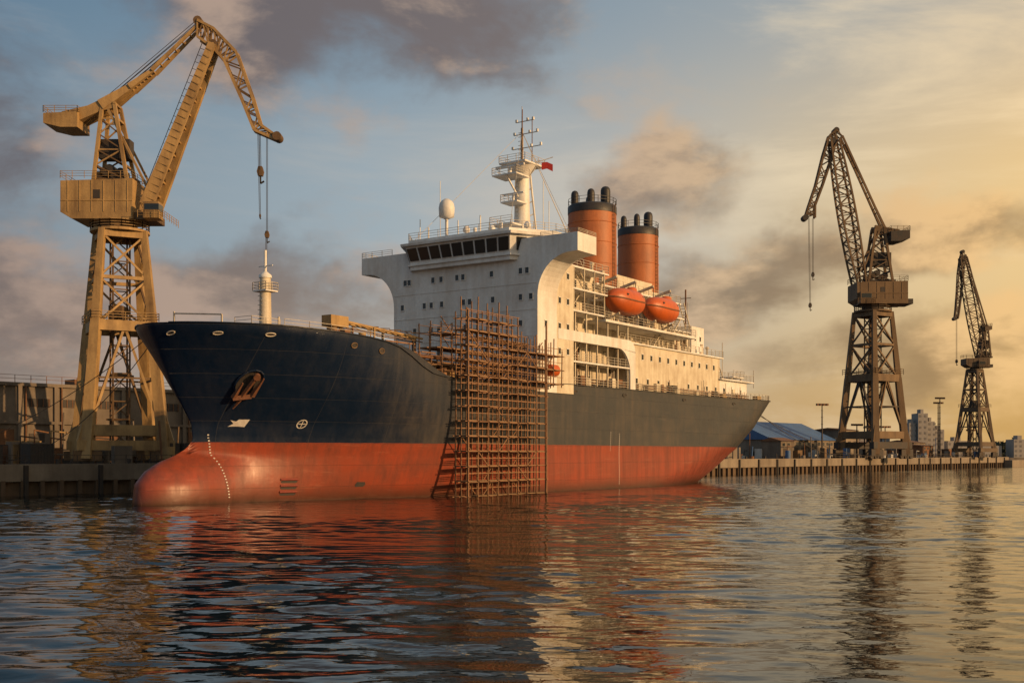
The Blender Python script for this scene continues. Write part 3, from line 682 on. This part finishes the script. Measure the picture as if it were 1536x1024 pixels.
    if P['jib']=='box':
        for sg in (1,-1):
            j.beam(F+Vector((0,sg*jw0,0)),H+Vector((0,sg*jw1,0)),.7*k,mat,h=dep*1.0,w2=.45*k,h2=dep*.6)
            for i in range(1,n*2):
                c=F.lerp(H,i/(n*2)); dd=dep*(1-.4*i/(n*2))*.5; w=jw0+(jw1-jw0)*i/(n*2); yy=sg*(w+.36*k)
                j.beam(c+nr*dd*.98+Vector((0,yy,0)),c-nr*dd*.98+Vector((0,yy,0)),.06*k,mat)
        for i in range(n+1):
            f=i/n; c=F.lerp(H,f); w=jw0+(jw1-jw0)*f; j.beam(c+Vector((0,-w,0)),c+Vector((0,w,0)),.3*k,mat)
            if i<n:
                c2=F.lerp(H,(i+1)/n); s_=1 if i%2 else -1; j.beam(c+Vector((0,-w*s_,0)),c2+Vector((0,w*s_,0)),.2*k,md)
        off=nr*dep*.95
        for i in range(n*2):
            c=F.lerp(H,i/(n*2)); c2=F.lerp(H,(i+1)/(n*2)); j.beam(c+off,c2+off,.07*k,md); j.beam(c+off,c+nr*dep*.3,.06*k,md)
    else:
        def ch(f,sn,sg):
            dd=dep*(.35+.65*math.sin(math.pi*min(1,max(0,.12+f*.76))))
            w=jw0+(jw1-jw0)*f; return F.lerp(H,f)+nr*sn*dd*.6+Vector((0,sg*w,0))
        for i in range(n):
            f0,f1=i/n,(i+1)/n
            for sg in (1,-1):
                for sn in (1,-1): j.beam(ch(f0,sn,sg),ch(f1,sn,sg),.34*k,mat)
                j.beam(ch(f0,1 if i%2 else -1,sg),ch(f1,-1 if i%2 else 1,sg),.18*k,mat); j.beam(ch(f0,1,sg),ch(f0,-1,sg),.16*k,mat)
            for sn in (1,-1):
                j.beam(ch(f0,sn,-1),ch(f0,sn,1),.16*k,mat); j.beam(ch(f0,sn,-1),ch(f1,sn,1),.14*k,md)
    T,Lw=P['top'],P['low']; fw=.9*k
    def seg(pts,f):
        f=f*(len(pts)-1); i=min(int(f),len(pts)-2); g=f-i
        return (pts[i][0]+(pts[i+1][0]-pts[i][0])*g, pts[i][1]+(pts[i+1][1]-pts[i][1])*g)
    m=15
    for i in range(m):
        f0,f1=i/m,(i+1)/m; a0,a1=seg(T,f0),seg(T,f1); b0,b1=seg(Lw,f0),seg(Lw,f1); w0=fw*(1-.5*f0); w1=fw*(1-.5*f1)
        for sg in (1,-1):
            j.beam((a0[0],sg*w0,a0[1]),(a1[0],sg*w1,a1[1]),.34*k,mat); j.beam((b0[0],sg*w0,b0[1]),(b1[0],sg*w1,b1[1]),.34*k,mat)
            j.beam((a0[0],sg*w0,a0[1]),(b1[0],sg*w1,b1[1]) if i%2 else (b0[0],sg*w0,b0[1]),.18*k,mat)
            j.beam((b0[0],sg*w0,b0[1]),(a1[0],sg*w1,a1[1]),.16*k,md)
        j.beam((a0[0],-w0,a0[1]),(a0[0],w0,a0[1]),.16*k,mat); j.beam((b0[0],-w0,b0[1]),(b1[0],w1,b1[1]),.14*k,mat)
    for (x,z) in (T[0],T[-1],P['head']): j.cyl((x,-.9*k,z),(x,.9*k,z),.6*k,md,n=12)
    j.obj('jib',e)
    r=MB()
    for (p,q) in P['ropes']:
        for sg in ((-.35*k,.35*k)): r.beam((p[0],sg,p[1]),(q[0],sg,q[1]),P['rt'],M_dark)
    for (x,z,sz) in P['hooks']:
        r.poly_extrude([(x-.45*sz,z),(x-.25*sz,z+.7*sz),(x+.25*sz,z+.7*sz),(x+.45*sz,z),(x+.3*sz,z-.6*sz),(x-.3*sz,z-.6*sz)],1,-.35*sz,.35*sz,md)
        r.beam((x,0,z-.5*sz),(x,0,z-1.6*sz),.2*sz,M_dark); r.beam((x,0,z-1.6*sz),(x+.5*sz,0,z-1.3*sz),.2*sz,M_dark)
    r.obj('hoist_ropes_and_hooks',e)
    return e
QZ=3.5
crane((-53.6,155,QZ),0.0,dict(k=1.0,mat=M_ochre,matd=M_ochre_d,tyaw=math.radians(28),wb=5.0,wt=2.7,zt=31.6,zr=18.6,leg=1.2,
 h0=33.0,h1=38.4,hx0=-7.0,hx1=2.7,hy=3.0,foot=(4.2,35.0),peak=(11,60),apex=(-1.4,49.0),ax=(-3.0,1.6),
 cw=(-9.6,46.6),cwl=4.6,cwh=2.2,tie=[((-6.0,46.9),(-2.2,48.7),1.3,1.4),((-2.2,48.7),(1.6,51.3),1.4,.8),((1.6,51.3),(4.6,53.6),.8,.45),((4.6,53.6),(10.6,59.6),.45,.35)],
 head=(12.9,57.2),jib='box',nj=12,dep=1.8,
 top=[(10.8,60.4),(13,59.3),(16,56.2),(18.2,50),(19.3,46.3),(21.6,44.7)],low=[(10.8,58.2),(13.0,56.6),(14.4,55),(16.8,49.6),(18.4,45.6),(21.4,44.3)],
 ropes=[((-4.5,47.8),(10.8,60.8)),((-3.0,48.6),(10.6,60.0)),((19.1,45.3),(19.2,40.2)),((20.1,44.8),(20.1,31.6)),((18.9,45.3),(19.15,33.6)),((20.0,31),(20.0,27.5)),((10.8,60),(-1,49.5)),((5.0,38),(12.8,57.5))],
 hooks=[(19.2,40.0,1.0),(20.1,31.4,.7),(19.15,34.0,.3)],rt=.06))
crane((106,333,QZ),0.0,dict(k=1.5,mat=M_crane2,matd=M_dark,tyaw=math.radians(32),wb=6.6,wt=3.7,zt=43.0,zr=23.5,leg=1.6,
 h0=45.0,h1=51.6,hx0=-6.0,hx1=8.8,hy=4.6,foot=(-3.9,50.6),peak=(-11.2,95),apex=(1.5,67.5),ax=(-2.0,5.0),
 cw=(9.8,65.0),cwl=5.5,cwh=3.4,tie=[((3.0,67.5),(-9.2,94.5),.6,.5),((5.0,64.0),(-8.4,92.0),.4,.35)],
 head=(-11.4,93.2),jib='lat',nj=16,dep=3.4,
 top=[(-11.0,96.1),(-12.9,94.7),(-14.7,88.8),(-16.9,80),(-18.9,74.1),(-20.0,70.6)],low=[(-9.2,94.2),(-11.2,92.2),(-12.3,87.8),(-14.9,80),(-17.1,74.1),(-17.1,70.6)],
 ropes=[((-17.6,70.6),(-17.6,54.5)),((-18.8,70.6),(-18.4,45.5)),((4,67),(-10,96))],hooks=[(-17.6,54.0,1.0),(-18.4,45.0,1.0)],rt=.09))
crane((163.3,400,QZ),0.0,dict(k=1.05,mat=M_crane3,matd=M_dark,tyaw=math.radians(40),wb=4.8,wt=1.9,zt=31.0,zr=17,leg=.9,
 h0=31.8,h1=35.2,hx0=-4.0,hx1=4.4,hy=2.5,foot=(2.4,35.0),peak=(-4.5,72),apex=(3.6,46.5),ax=(1.4,5.0),
 cw=(5.2,45.5),cwl=2.5,cwh=1.8,tie=[((4.0,46.5),(-3.4,71.5),.4,.35)],
 head=(-4.2,70.6),jib='lat',nj=15,dep=3.2,
 top=[(-4.4,72.6),(-5.2,70),(-5.9,65),(-6.3,58),(-6.8,52),(-7.2,49)],low=[(-3.4,71),(-4,68),(-4.2,63.5),(-4.9,57),(-5.6,51.5),(-6.0,49)],
 ropes=[((-6.4,49),(-6.4,34))],hooks=[(-6.4,34,.9)],rt=.09))

# ------------------------------------------------------------------ QUAY & surroundings
P0=Vector((-60,131,0)); D=Vector((.642,.767,0)).normalized(); Nn=Vector((-D.y,D.x,0))
def Q(q,n,z): return P0+D*q+Nn*n+Vector((0,0,z))
qang=math.atan2(D.y,D.x)
def qobj(mb,name,**kw):
    o=mb.obj(name,**kw); o.location=P0; o.rotation_euler=(0,0,qang); return o
q=MB()
q.box(-150,384,1.0,260,-3,QZ,M_conc); q.box(-150,384,0,1.0,1.7,QZ+.25,M_conc); q.box(-150,384,.5,1.0,-3,1.7,M_pile)
for x in np.arange(-150,384,2.4): q.beam((x,.25,-3),(x,.25,1.8),.55,M_pile)
for x in np.arange(-150,384,9.6):
    q.box(x,x+.5,-.35,0.0,-1,QZ+.1,M_dark)
    q.cyl((x+4.6,.5,QZ+.2),(x+4.6,.5,QZ+.85),.28,M_dark,n=8)
q.box(378,396,-3,14,-3,2.6,M_conc)
qobj(q,'quay')
r=MB(); 
for n in (5.0,15.6,28): r.box(-150,380,n,n+.15,QZ,QZ+.12,M_dark)
qobj(r,'crane_rail_track')
w=MB()
L0,L1=-42,70; H=15.0
w.box(L0,L1,33,60,QZ,H,M_concd)
w.box(L0-.4,L1+.4,32.6,60.4,H,H+.5,M_concd)
for x in np.arange(L0,L1+.1,5.6):
    w.box(x-.3,x+.3,32.6,33.0,QZ,H,M_concd)
for i,x in enumerate(np.arange(L0+.9,L1-4,5.6)):
    if i%4!=2:
        w.box(x,x+3.9,32.93,33.0,12.0,13.2,M_dark)
        for k in range(5): w.box(x+.9*k,x+.9*k+.12,32.86,32.99,12.0,13.2,M_rust)
    if i%3==1: w.box(x,x+3.9,32.9,33.0,QZ,8.6,M_rust)
    elif i%3==2: w.box(x+.6,x+3.0,32.9,33.0,5.2,8.0,M_dark)
    w.cyl((x,32.7,QZ),(x,32.7,H),.12,M_rust,n=6)
w.box(L0,L1,32.62,33,9.4,9.8,M_concd)
w.rail([(L0,32.8,H+.5),(L1,32.8,H+.5)],M_rust,1.1,2.4,.07,2)
for x in (-30,-12,8,30): w.box(x,x+3,36,39,H+.5,H+1.6,M_rust)
qobj(w,'warehouse')
def container(x,n,L,mat,h=2.6,z=0):
    c=MB(); c.box(0,L,0,2.4,0,h,mat)
    for k in np.arange(.2,L,.4): c.box(k,k+.16,-.05,0,.15,h-.15,mat)
    for a in (0,L-.15): c.box(a,a+.15,-.08,-.05,0,h,M_dark)
    c.box(-.03,L+.03,-.04,2.44,h,h+.1,M_dark)
    o=c.obj('shipping_container',bevel=.02); o.location=Q(x,n,QZ+z); o.rotation_euler=(0,0,qang)
for (x,n,L,mt) in ((-22,3,2.2,M_cwhite),(-18,2.5,2.6,M_cwhite),(-14,3.5,4,M_blue),(-9,2.2,2,M_cwhite),(-27,4,3.5,M_dark),(2,20,6,M_rust),(6,3,3,M_dark),(-16,14,6,M_rust),(-9,13,6,M_blue),(-24,16,6,M_cwhite),(12,21,6,M_rust)): container(x,n,L,mt)
container(-9,13,6,M_rust,2.6,2.72); container(-24.5,16,6,M_blue,2.6,2.72)
cl=MB()
for k in range(290):
    x=random.uniform(-35,40) if k<160 else random.uniform(200,378); n=random.uniform(2,30); 
    if k<160 and 4<n<18 and 0<x<30: n=20
    h=random.uniform(.6,3.4); t=random.random(); mt=random.choice((M_rust,M_dark,M_concd,M_ochre_d,M_cwhite,M_blue,M_conc) if k>=160 else (M_rust,M_dark,M_concd,M_ochre_d,M_concd,M_ochre))
    if t<.45: cl.box(x,x+random.uniform(.8,3),n,n+random.uniform(.8,3),QZ,QZ+h,mt)
    elif t<.6: cl.cyl((x,n,QZ),(x,n,QZ+h),random.uniform(.3,.9),mt)
    elif t<.8: cl.beam((x,n,QZ),(x+random.uniform(-.5,.5),n,QZ+h*2.2),.2,mt)
    else:
        cl.beam((x,n,QZ),(x,n,QZ+h*1.5),.15,mt); cl.beam((x,n,QZ+h*1.5),(x+random.uniform(2,5),n+1,QZ+h*1.4),.18,mt)
qobj(cl,'quayside_clutter')
fe=MB(); fe.rail([(-60,1.2,QZ+.2),(60,1.2,QZ+.2)],M_dark,1.1,2.2,.07,2); fe.rail([(230,1.2,QZ+.2),(380,1.2,QZ+.2)],M_dark,1.2,3,.12,2); qobj(fe,'quay_fence')
def shed(x0,x1,n0,n1,h,roof,mt,name='harbor_shed'):
    s=MB(); s.box(x0,x1,n0,n1,QZ,QZ+h,mt)
    nm=(n0+n1)/2; s.add([(x0-.5,n0-.6,QZ+h),(x1+.5,n0-.6,QZ+h),(x1+.5,nm,QZ+h+roof),(x0-.5,nm,QZ+h+roof),(x0-.5,n1+.6,QZ+h),(x1+.5,n1+.6,QZ+h)],[(0,1,2,3),(3,2,5,4),(0,3,4),(1,5,2),(0,4,5,1)],M_blue if roof>2 else M_rust)
    for k in np.arange(x0+1.5,x1-2,4.5): s.box(k,k+2.2,n0-.08,n0,QZ+.1,QZ+h*.6,M_dark); 
    for k in np.arange(x0+1.0,x1-1,3): s.box(k,k+1.4,n0-.06,n0,QZ+h*.72,QZ+h*.88,M_glass)
    qobj(s,name)
shed(236,280,22,46,5.6,5.6,M_concd)
shed(283,293,20,32,9.0,.8,M_conc); shed(226,234,14,20,5.0,1.0,M_concd); shed(296,303,25,34,5.5,.6,M_concd)
shed(318,330,26,40,5.0,.8,M_concd); shed(352,364,24,36,5.5,1.0,M_concd); shed(334,344,14,24,4.2,.6,M_rust)
def lamp(x,n,h):
    l=MB(); l.cyl((0,0,0),(0,0,h),.28,M_dark,.16,8); l.beam((-1.6,0,h),(1.6,0,h),.2,M_dark)
    for a in (-1.5,-.5,.5,1.5): l.box(a-.3,a+.3,-.5,.3,h-.1,h+.5,M_rust)
    for z in np.arange(2,h,2.0): l.beam((-.35,0,z),(.35,0,z),.12,M_dark)
    o=l.obj('lamp_mast'); o.location=Q(x,n,QZ); o.rotation_euler=(0,0,.2)
lamp(248,12,15.5); lamp(345,12,21); lamp(349,14,19.5); lamp(268,10,10); lamp(372,10,10); lamp(300,14,10)
lamp(-33,24,11)
ft=MB()
for sg in (-1,1):
    ft.beam((-3,sg*1.2,0),(-9,sg*1.0,20),.35,M_dark)
    ft.beam((3,sg*1.2,0),(-7.5,sg*1.0,20),.35,M_dark)
for i in range(9): ft.beam((-3-.66*i,-1,2.2*i),(3-1.16*i,1,2.2*i+1.6),.2,M_dark)
o=ft.obj('derrick_frame'); o.location=(-90,190,QZ)
ml=MB()
def rope(a,b_,sag,r=.03,n=16):
    a=Vector(a);b_=Vector(b_);pr=None
    for i in range(n+1):
        t=i/n;p=a.lerp(b_,t);p.z-=sag*4*t*(1-t)
        if pr: ml.beam(pr,p,r*2,M_dark)
        pr=p
rope(S2W(4.5,-4,16.8),tuple(Q(-9,.6,QZ+.6)),2.0); rope(S2W(6,-5,16.8),tuple(Q(2,.6,QZ+.6)),2.5)
rope(S2W(145.5,1,14.8),tuple(Q(262,.6,QZ+.6)),2.5,.05); rope(S2W(144,3,14.8),tuple(Q(236,.6,QZ+.6)),2.0,.05)
ml.obj('mooring_line')

fs_=MB(); fs_.box(300,1800,905,1500,-2,1.6,M_trees); fs_.box(-1500,420,700,1500,-2,2.5,M_concd); fs_.obj('far_shore')
def blocks(name,items,mat):
    for (x,y,wd,dp,h) in items:
        b_=MB(); b_.box(x,x+wd,y,y+dp,2,h,mat)
        nf=max(2,int(h/3.4))
        for i in range(nf):
            z=2+i*(h-2)/nf+1
            for k in range(max(2,int(wd/3.0)-1)): b_.box(x+.7+k*3,x+2.0+k*3,y-.1,y,z,z+1.4,M_hazed)
        b_.box(x+wd*.3,x+wd*.6,y+1,y+dp*.6,h,h+2.5,mat); b_.obj(name)
blocks('distant_building',[(247,705,4.5,12,24),(252,703,6,12,30),(258.5,705,4.5,12,25),(264,708,6,12,20),(232,720,14,14,12),(275,715,14,12,13),(292,722,20,12,10),(318,718,9,12,14),(330,730,22,12,9),(200,740,20,12,12),(356,726,14,12,11),(222,738,9,12,16)],M_haze)
tm=MB()
for k in range(900):
    x=random.uniform(372,700); y=random.uniform(906,950); hh=6+5*(math.sin(x*.05)+1)*.6+random.uniform(0,4)
    z=1.5+random.uniform(0,1)*hh; r_=random.uniform(1.4,3.2)
    pts=[(x+random.gauss(0,r_*.7),y+random.gauss(0,r_*.7),z+random.gauss(0,r_*.6)) for _ in range(12)]
    for i in range(10): tm.add([pts[i],pts[i+1],pts[(i+2)%12]],[(0,1,2)],M_trees)
for k in range(50):
    x=random.uniform(372,700); tm.beam((x,915,1),(x,915,8),.5,M_trees)
tm.box(366,1200,940,960,1,7,M_trees)
tm.obj('tree_line',recalc=False)

# ---- water: real wave geometry out to ~200 m, flat sheet with bump beyond
rng=np.random.RandomState(3)
ys=np.concatenate([np.arange(12,60,.13),np.arange(60,120,.22),np.arange(120,201,.36)]); ys[-1]=200.0
nc=640; us=np.linspace(-1,1,nc)
hwid=.5*ys+22
XX=us[None,:]*hwid[:,None]; YY=np.repeat(ys[:,None],nc,1); ZZ=np.zeros_like(XX)
# gusty amplitude modulation
G=np.ones_like(XX)
for i in range(5):
    a=rng.uniform(0,2*np.pi); L=rng.uniform(18,45); G+=.17*np.sin(2*np.pi/L*(XX*np.cos(a)*.6+YY*np.sin(a))+rng.uniform(0,6.3))
N=64
for i in range(N):
    L=0.9*(6.5/0.9)**(rng.rand()**1.15); th=rng.normal(0,.48)+math.radians(82)
    kx,ky=2*np.pi/L*np.cos(th),2*np.pi/L*np.sin(th)
    slope=.062*math.sqrt(2.0/N); amp=slope*L/(2*np.pi)
    # slight warping of the phase so crests are short and irregular
    wpx=.6*np.sin(XX*.31/L+YY*.17+i)+.5*np.sin(XX*.23-YY*.29/L+2.1*i)
    ph=kx*XX+ky*YY+rng.uniform(0,6.3)+wpx
    s_=np.sin(ph); ZZ+=amp*G*(s_+.18*np.cos(2*ph))
edge=np.clip((200-YY)/45,0,1)*np.clip((1-np.abs(us))[None,:]*40,0,1)*np.clip((YY-12)/3,0,1)
edge=edge*edge*(3-2*edge); ZZ*=edge
nr=len(ys); verts=np.stack([XX,YY,ZZ],-1).reshape(-1,3)
idx=np.arange(nr*nc).reshape(nr,nc)
faces=np.stack([idx[:-1,:-1],idx[:-1,1:],idx[1:,1:],idx[1:,:-1]],-1).reshape(-1,4)
extra=np.array([(-9000,-300,0),(9000,-300,0),(9000,12,0),(-9000,12,0),(-9000,200,0),(9000,200,0),(9000,14000,0),(-9000,14000,0)],float)
b0=len(verts); verts=np.vstack([verts,extra])
me=bpy.data.meshes.new('water')
nearL,nearR=idx[0,0],idx[0,-1]; farL,farR=idx[-1,0],idx[-1,-1]
ex=[(b0,b0+1,b0+2,b0+3),(b0+3,int(nearL),int(farL),b0+4),(int(nearR),b0+2,b0+5,int(farR)),(b0+4,b0+5,b0+6,b0+7)]
allf=np.vstack([faces,np.array(ex)]).astype(np.int32)
me.vertices.add(len(verts)); me.vertices.foreach_set('co',verts.ravel())
me.loops.add(allf.size); me.loops.foreach_set('vertex_index',allf.ravel())
me.polygons.add(len(allf)); me.polygons.foreach_set('loop_start',np.arange(0,allf.size,4,dtype=np.int32)); me.polygons.foreach_set('loop_total',np.full(len(allf),4,dtype=np.int32))
me.update(calc_edges=True); me.validate()
sm_=np.ones(len(me.polygons),dtype=bool); sm_[-4:]=False
me.polygons.foreach_set('use_smooth',sm_); me.materials.append(M_water); me.update()
o=bpy.data.objects.new('water',me); scene.collection.objects.link(o)

# ------------------------------------------------------------------ SKY
wd=bpy.data.worlds.new('World'); scene.world=wd; wd.use_nodes=True; nt=wd.node_tree
for n in list(nt.nodes): nt.nodes.remove(n)
out=nn(nt,'ShaderNodeOutputWorld'); bg=nn(nt,'ShaderNodeBackground'); nt.links.new(bg.outputs[0],out.inputs[0])
SUNV=Vector((.89,-.455,0)).normalized(); EL=math.radians(13)
sky=nn(nt,'ShaderNodeTexSky'); sky.sky_type='NISHITA'; sky.sun_disc=False; sky.sun_elevation=EL; sky.sun_rotation=math.atan2(SUNV.x,SUNV.y)
sky.dust_density=2.5; sky.ozone_density=1.5
g=nn(nt,'ShaderNodeTexCoord').outputs['Generated']
sp=nn(nt,'ShaderNodeSeparateXYZ'); nt.links.new(g,sp.inputs[0]); X,Y,Z=sp.outputs
gx=mapr(nt,X,-.40,.40)
def ramp(f,els):
    r=nn(nt,'ShaderNodeValToRGB'); nt.links.new(f,r.inputs[0]); e=r.color_ramp.elements
    while len(e)<len(els): e.new(0.5)
    for i,(p,c) in enumerate(els): e[i].position=p; e[i].color=(c[0],c[1],c[2],1)
    return r.outputs[0]
low=ramp(gx,[(0,(.38,.29,.22)),(.5,(.52,.39,.26)),(.8,(.60,.38,.16)),(1,(.68,.40,.13))])
mid=ramp(gx,[(0,(.23,.29,.34)),(.35,(.36,.43,.47)),(.62,(.54,.51,.45)),(.8,(.72,.57,.36)),(1,(.92,.63,.28))])
high=ramp(gx,[(0,(.11,.20,.29)),(.4,(.19,.29,.38)),(.75,(.33,.38,.41)),(1,(.48,.45,.39))])
clear=mixc(nt,mapr(nt,Z,.01,.16,smooth=True),low,mid); clear=mixc(nt,mapr(nt,Z,.20,.40,smooth=True),clear,high)
S=10.0
skyc=mixc(nt,0.12,mixc(nt,1.0,clear,(S,S,S),'MULTIPLY'),sky.outputs[0])
dn=nn(nt,'ShaderNodeTexNoise'); dn.inputs['Scale'].default_value=4.5; dn.inputs['Detail'].default_value=6; dn.inputs['Roughness'].default_value=.55; nt.links.new(g,dn.inputs['Vector'])
vm=nn(nt,'ShaderNodeVectorMath',operation='SUBTRACT'); nt.links.new(dn.outputs['Color'],vm.inputs[0]); vm.inputs[1].default_value=(.5,.5,.5)
vs_=nn(nt,'ShaderNodeVectorMath',operation='SCALE'); nt.links.new(vm.outputs[0],vs_.inputs[0]); vs_.inputs['Scale'].default_value=.20
va=nn(nt,'ShaderNodeVectorMath',operation='ADD'); nt.links.new(g,va.inputs[0]); nt.links.new(vs_.outputs[0],va.inputs[1]); gd=va.outputs[0]
def blob(x,z,rx,rz,wgt):
    d=Vector((x,1,z)).normalized()
    a=nn(nt,'ShaderNodeVectorMath',operation='SUBTRACT'); nt.links.new(gd,a.inputs[0]); a.inputs[1].default_value=d
    m_=nn(nt,'ShaderNodeVectorMath',operation='MULTIPLY'); nt.links.new(a.outputs[0],m_.inputs[0]); m_.inputs[1].default_value=(1/rx,1/rx,1/rz)
    l_=nn(nt,'ShaderNodeVectorMath',operation='LENGTH'); nt.links.new(m_.outputs[0],l_.inputs[0])
    return mapr(nt,l_.outputs['Value'],0.1,1.25,wgt,0.0,smooth=True)
B=[(-.14,.39,.27,.11,1.1),(-.34,.43,.12,.06,.6),(-.47,.27,.12,.14,1.0),(-.46,.13,.17,.10,1.0),(-.27,.145,.15,.075,.9),(.13,.262,.10,.06,1.05),(.20,.175,.19,.06,1.05),(.42,.19,.18,.055,.9),(-.12,.12,.2,.05,.75),(.36,.09,.25,.05,.85),(-.36,.05,.25,.05,.7),(.0,.40,.13,.06,.8)]
acc=None
for bb in B:
    o_=blob(*bb); acc=o_ if acc is None else math_(nt,'MAXIMUM',acc,o_)
cn=noise(nt,g,5.5,10,.58,sc=(1,1,2.0),dist=.2); cn2=noise(nt,g,5.5,10,.58,sc=(1,1,2.0),off=(-.13,0.05,-.16),dist=.2)
dens=mapr(nt,math_(nt,'ADD',math_(nt,'MULTIPLY',acc,.50),math_(nt,'MULTIPLY',cn,1.05)),.64,.98,smooth=True)
dens=math_(nt,'MULTIPLY',dens,.92)
lit=mapr(nt,math_(nt,'SUBTRACT',cn,cn2),-.10,.12,smooth=True)
cdark=ramp(gx,[(0,(.125,.108,.118)),(.5,(.180,.145,.138)),(.75,(.23,.17,.125)),(1,(.30,.19,.10))])
cdlow=ramp(gx,[(0,(.22,.165,.14)),(.5,(.28,.215,.165)),(.75,(.28,.20,.125)),(1,(.38,.235,.10))])
cdark=mixc(nt,mapr(nt,Z,.08,.26,smooth=True),cdlow,cdark)
clit=ramp(gx,[(0,(.42,.30,.235)),(.5,(.55,.39,.28)),(.75,(.70,.49,.29)),(1,(.95,.60,.26))])
cc=mixc(nt,math_(nt,'MULTIPLY',lit,.9),cdark,clit)
cc=mixc(nt,1.0,cc,(S,S,S),'MULTIPLY')
st=mapr(nt,noise(nt,g,2.8,9,.62,sc=(.8,.8,3.6),off=(2,3,1),dist=.5),.44,.68,0,.65,smooth=True)
hi=ramp(gx,[(0,(.34,.36,.38)),(.5,(.55,.51,.45)),(.8,(.84,.69,.47)),(1,(1.0,.76,.45))])
hi=mixc(nt,1.0,hi,(S,S,S),'MULTIPLY')
skyc=mixc(nt,st,skyc,hi)
fin=mixc(nt,dens,skyc,cc)
nt.links.new(fin,bg.inputs[0]); bg.inputs[1].default_value=0.1

sl=bpy.data.lights.new('sun','SUN'); sl.energy=4.6; sl.angle=math.radians(.6); sl.color=(1,.60,.27)
so=bpy.data.objects.new('sun',sl); scene.collection.objects.link(so)
dirv=Vector((SUNV.x*math.cos(EL),SUNV.y*math.cos(EL),math.sin(EL)))
so.rotation_euler=(-dirv).to_track_quat('-Z','Y').to_euler()

cam=bpy.data.cameras.new('camera'); co=bpy.data.objects.new('camera',cam); scene.collection.objects.link(co); scene.camera=co
co.location=(0,0,5); co.rotation_euler=(math.radians(90),0,0)
cam.sensor_width=36; cam.lens=36*1700/1536; cam.shift_y=(680-512)/1536; cam.clip_end=30000; cam.clip_start=.5
print('done')
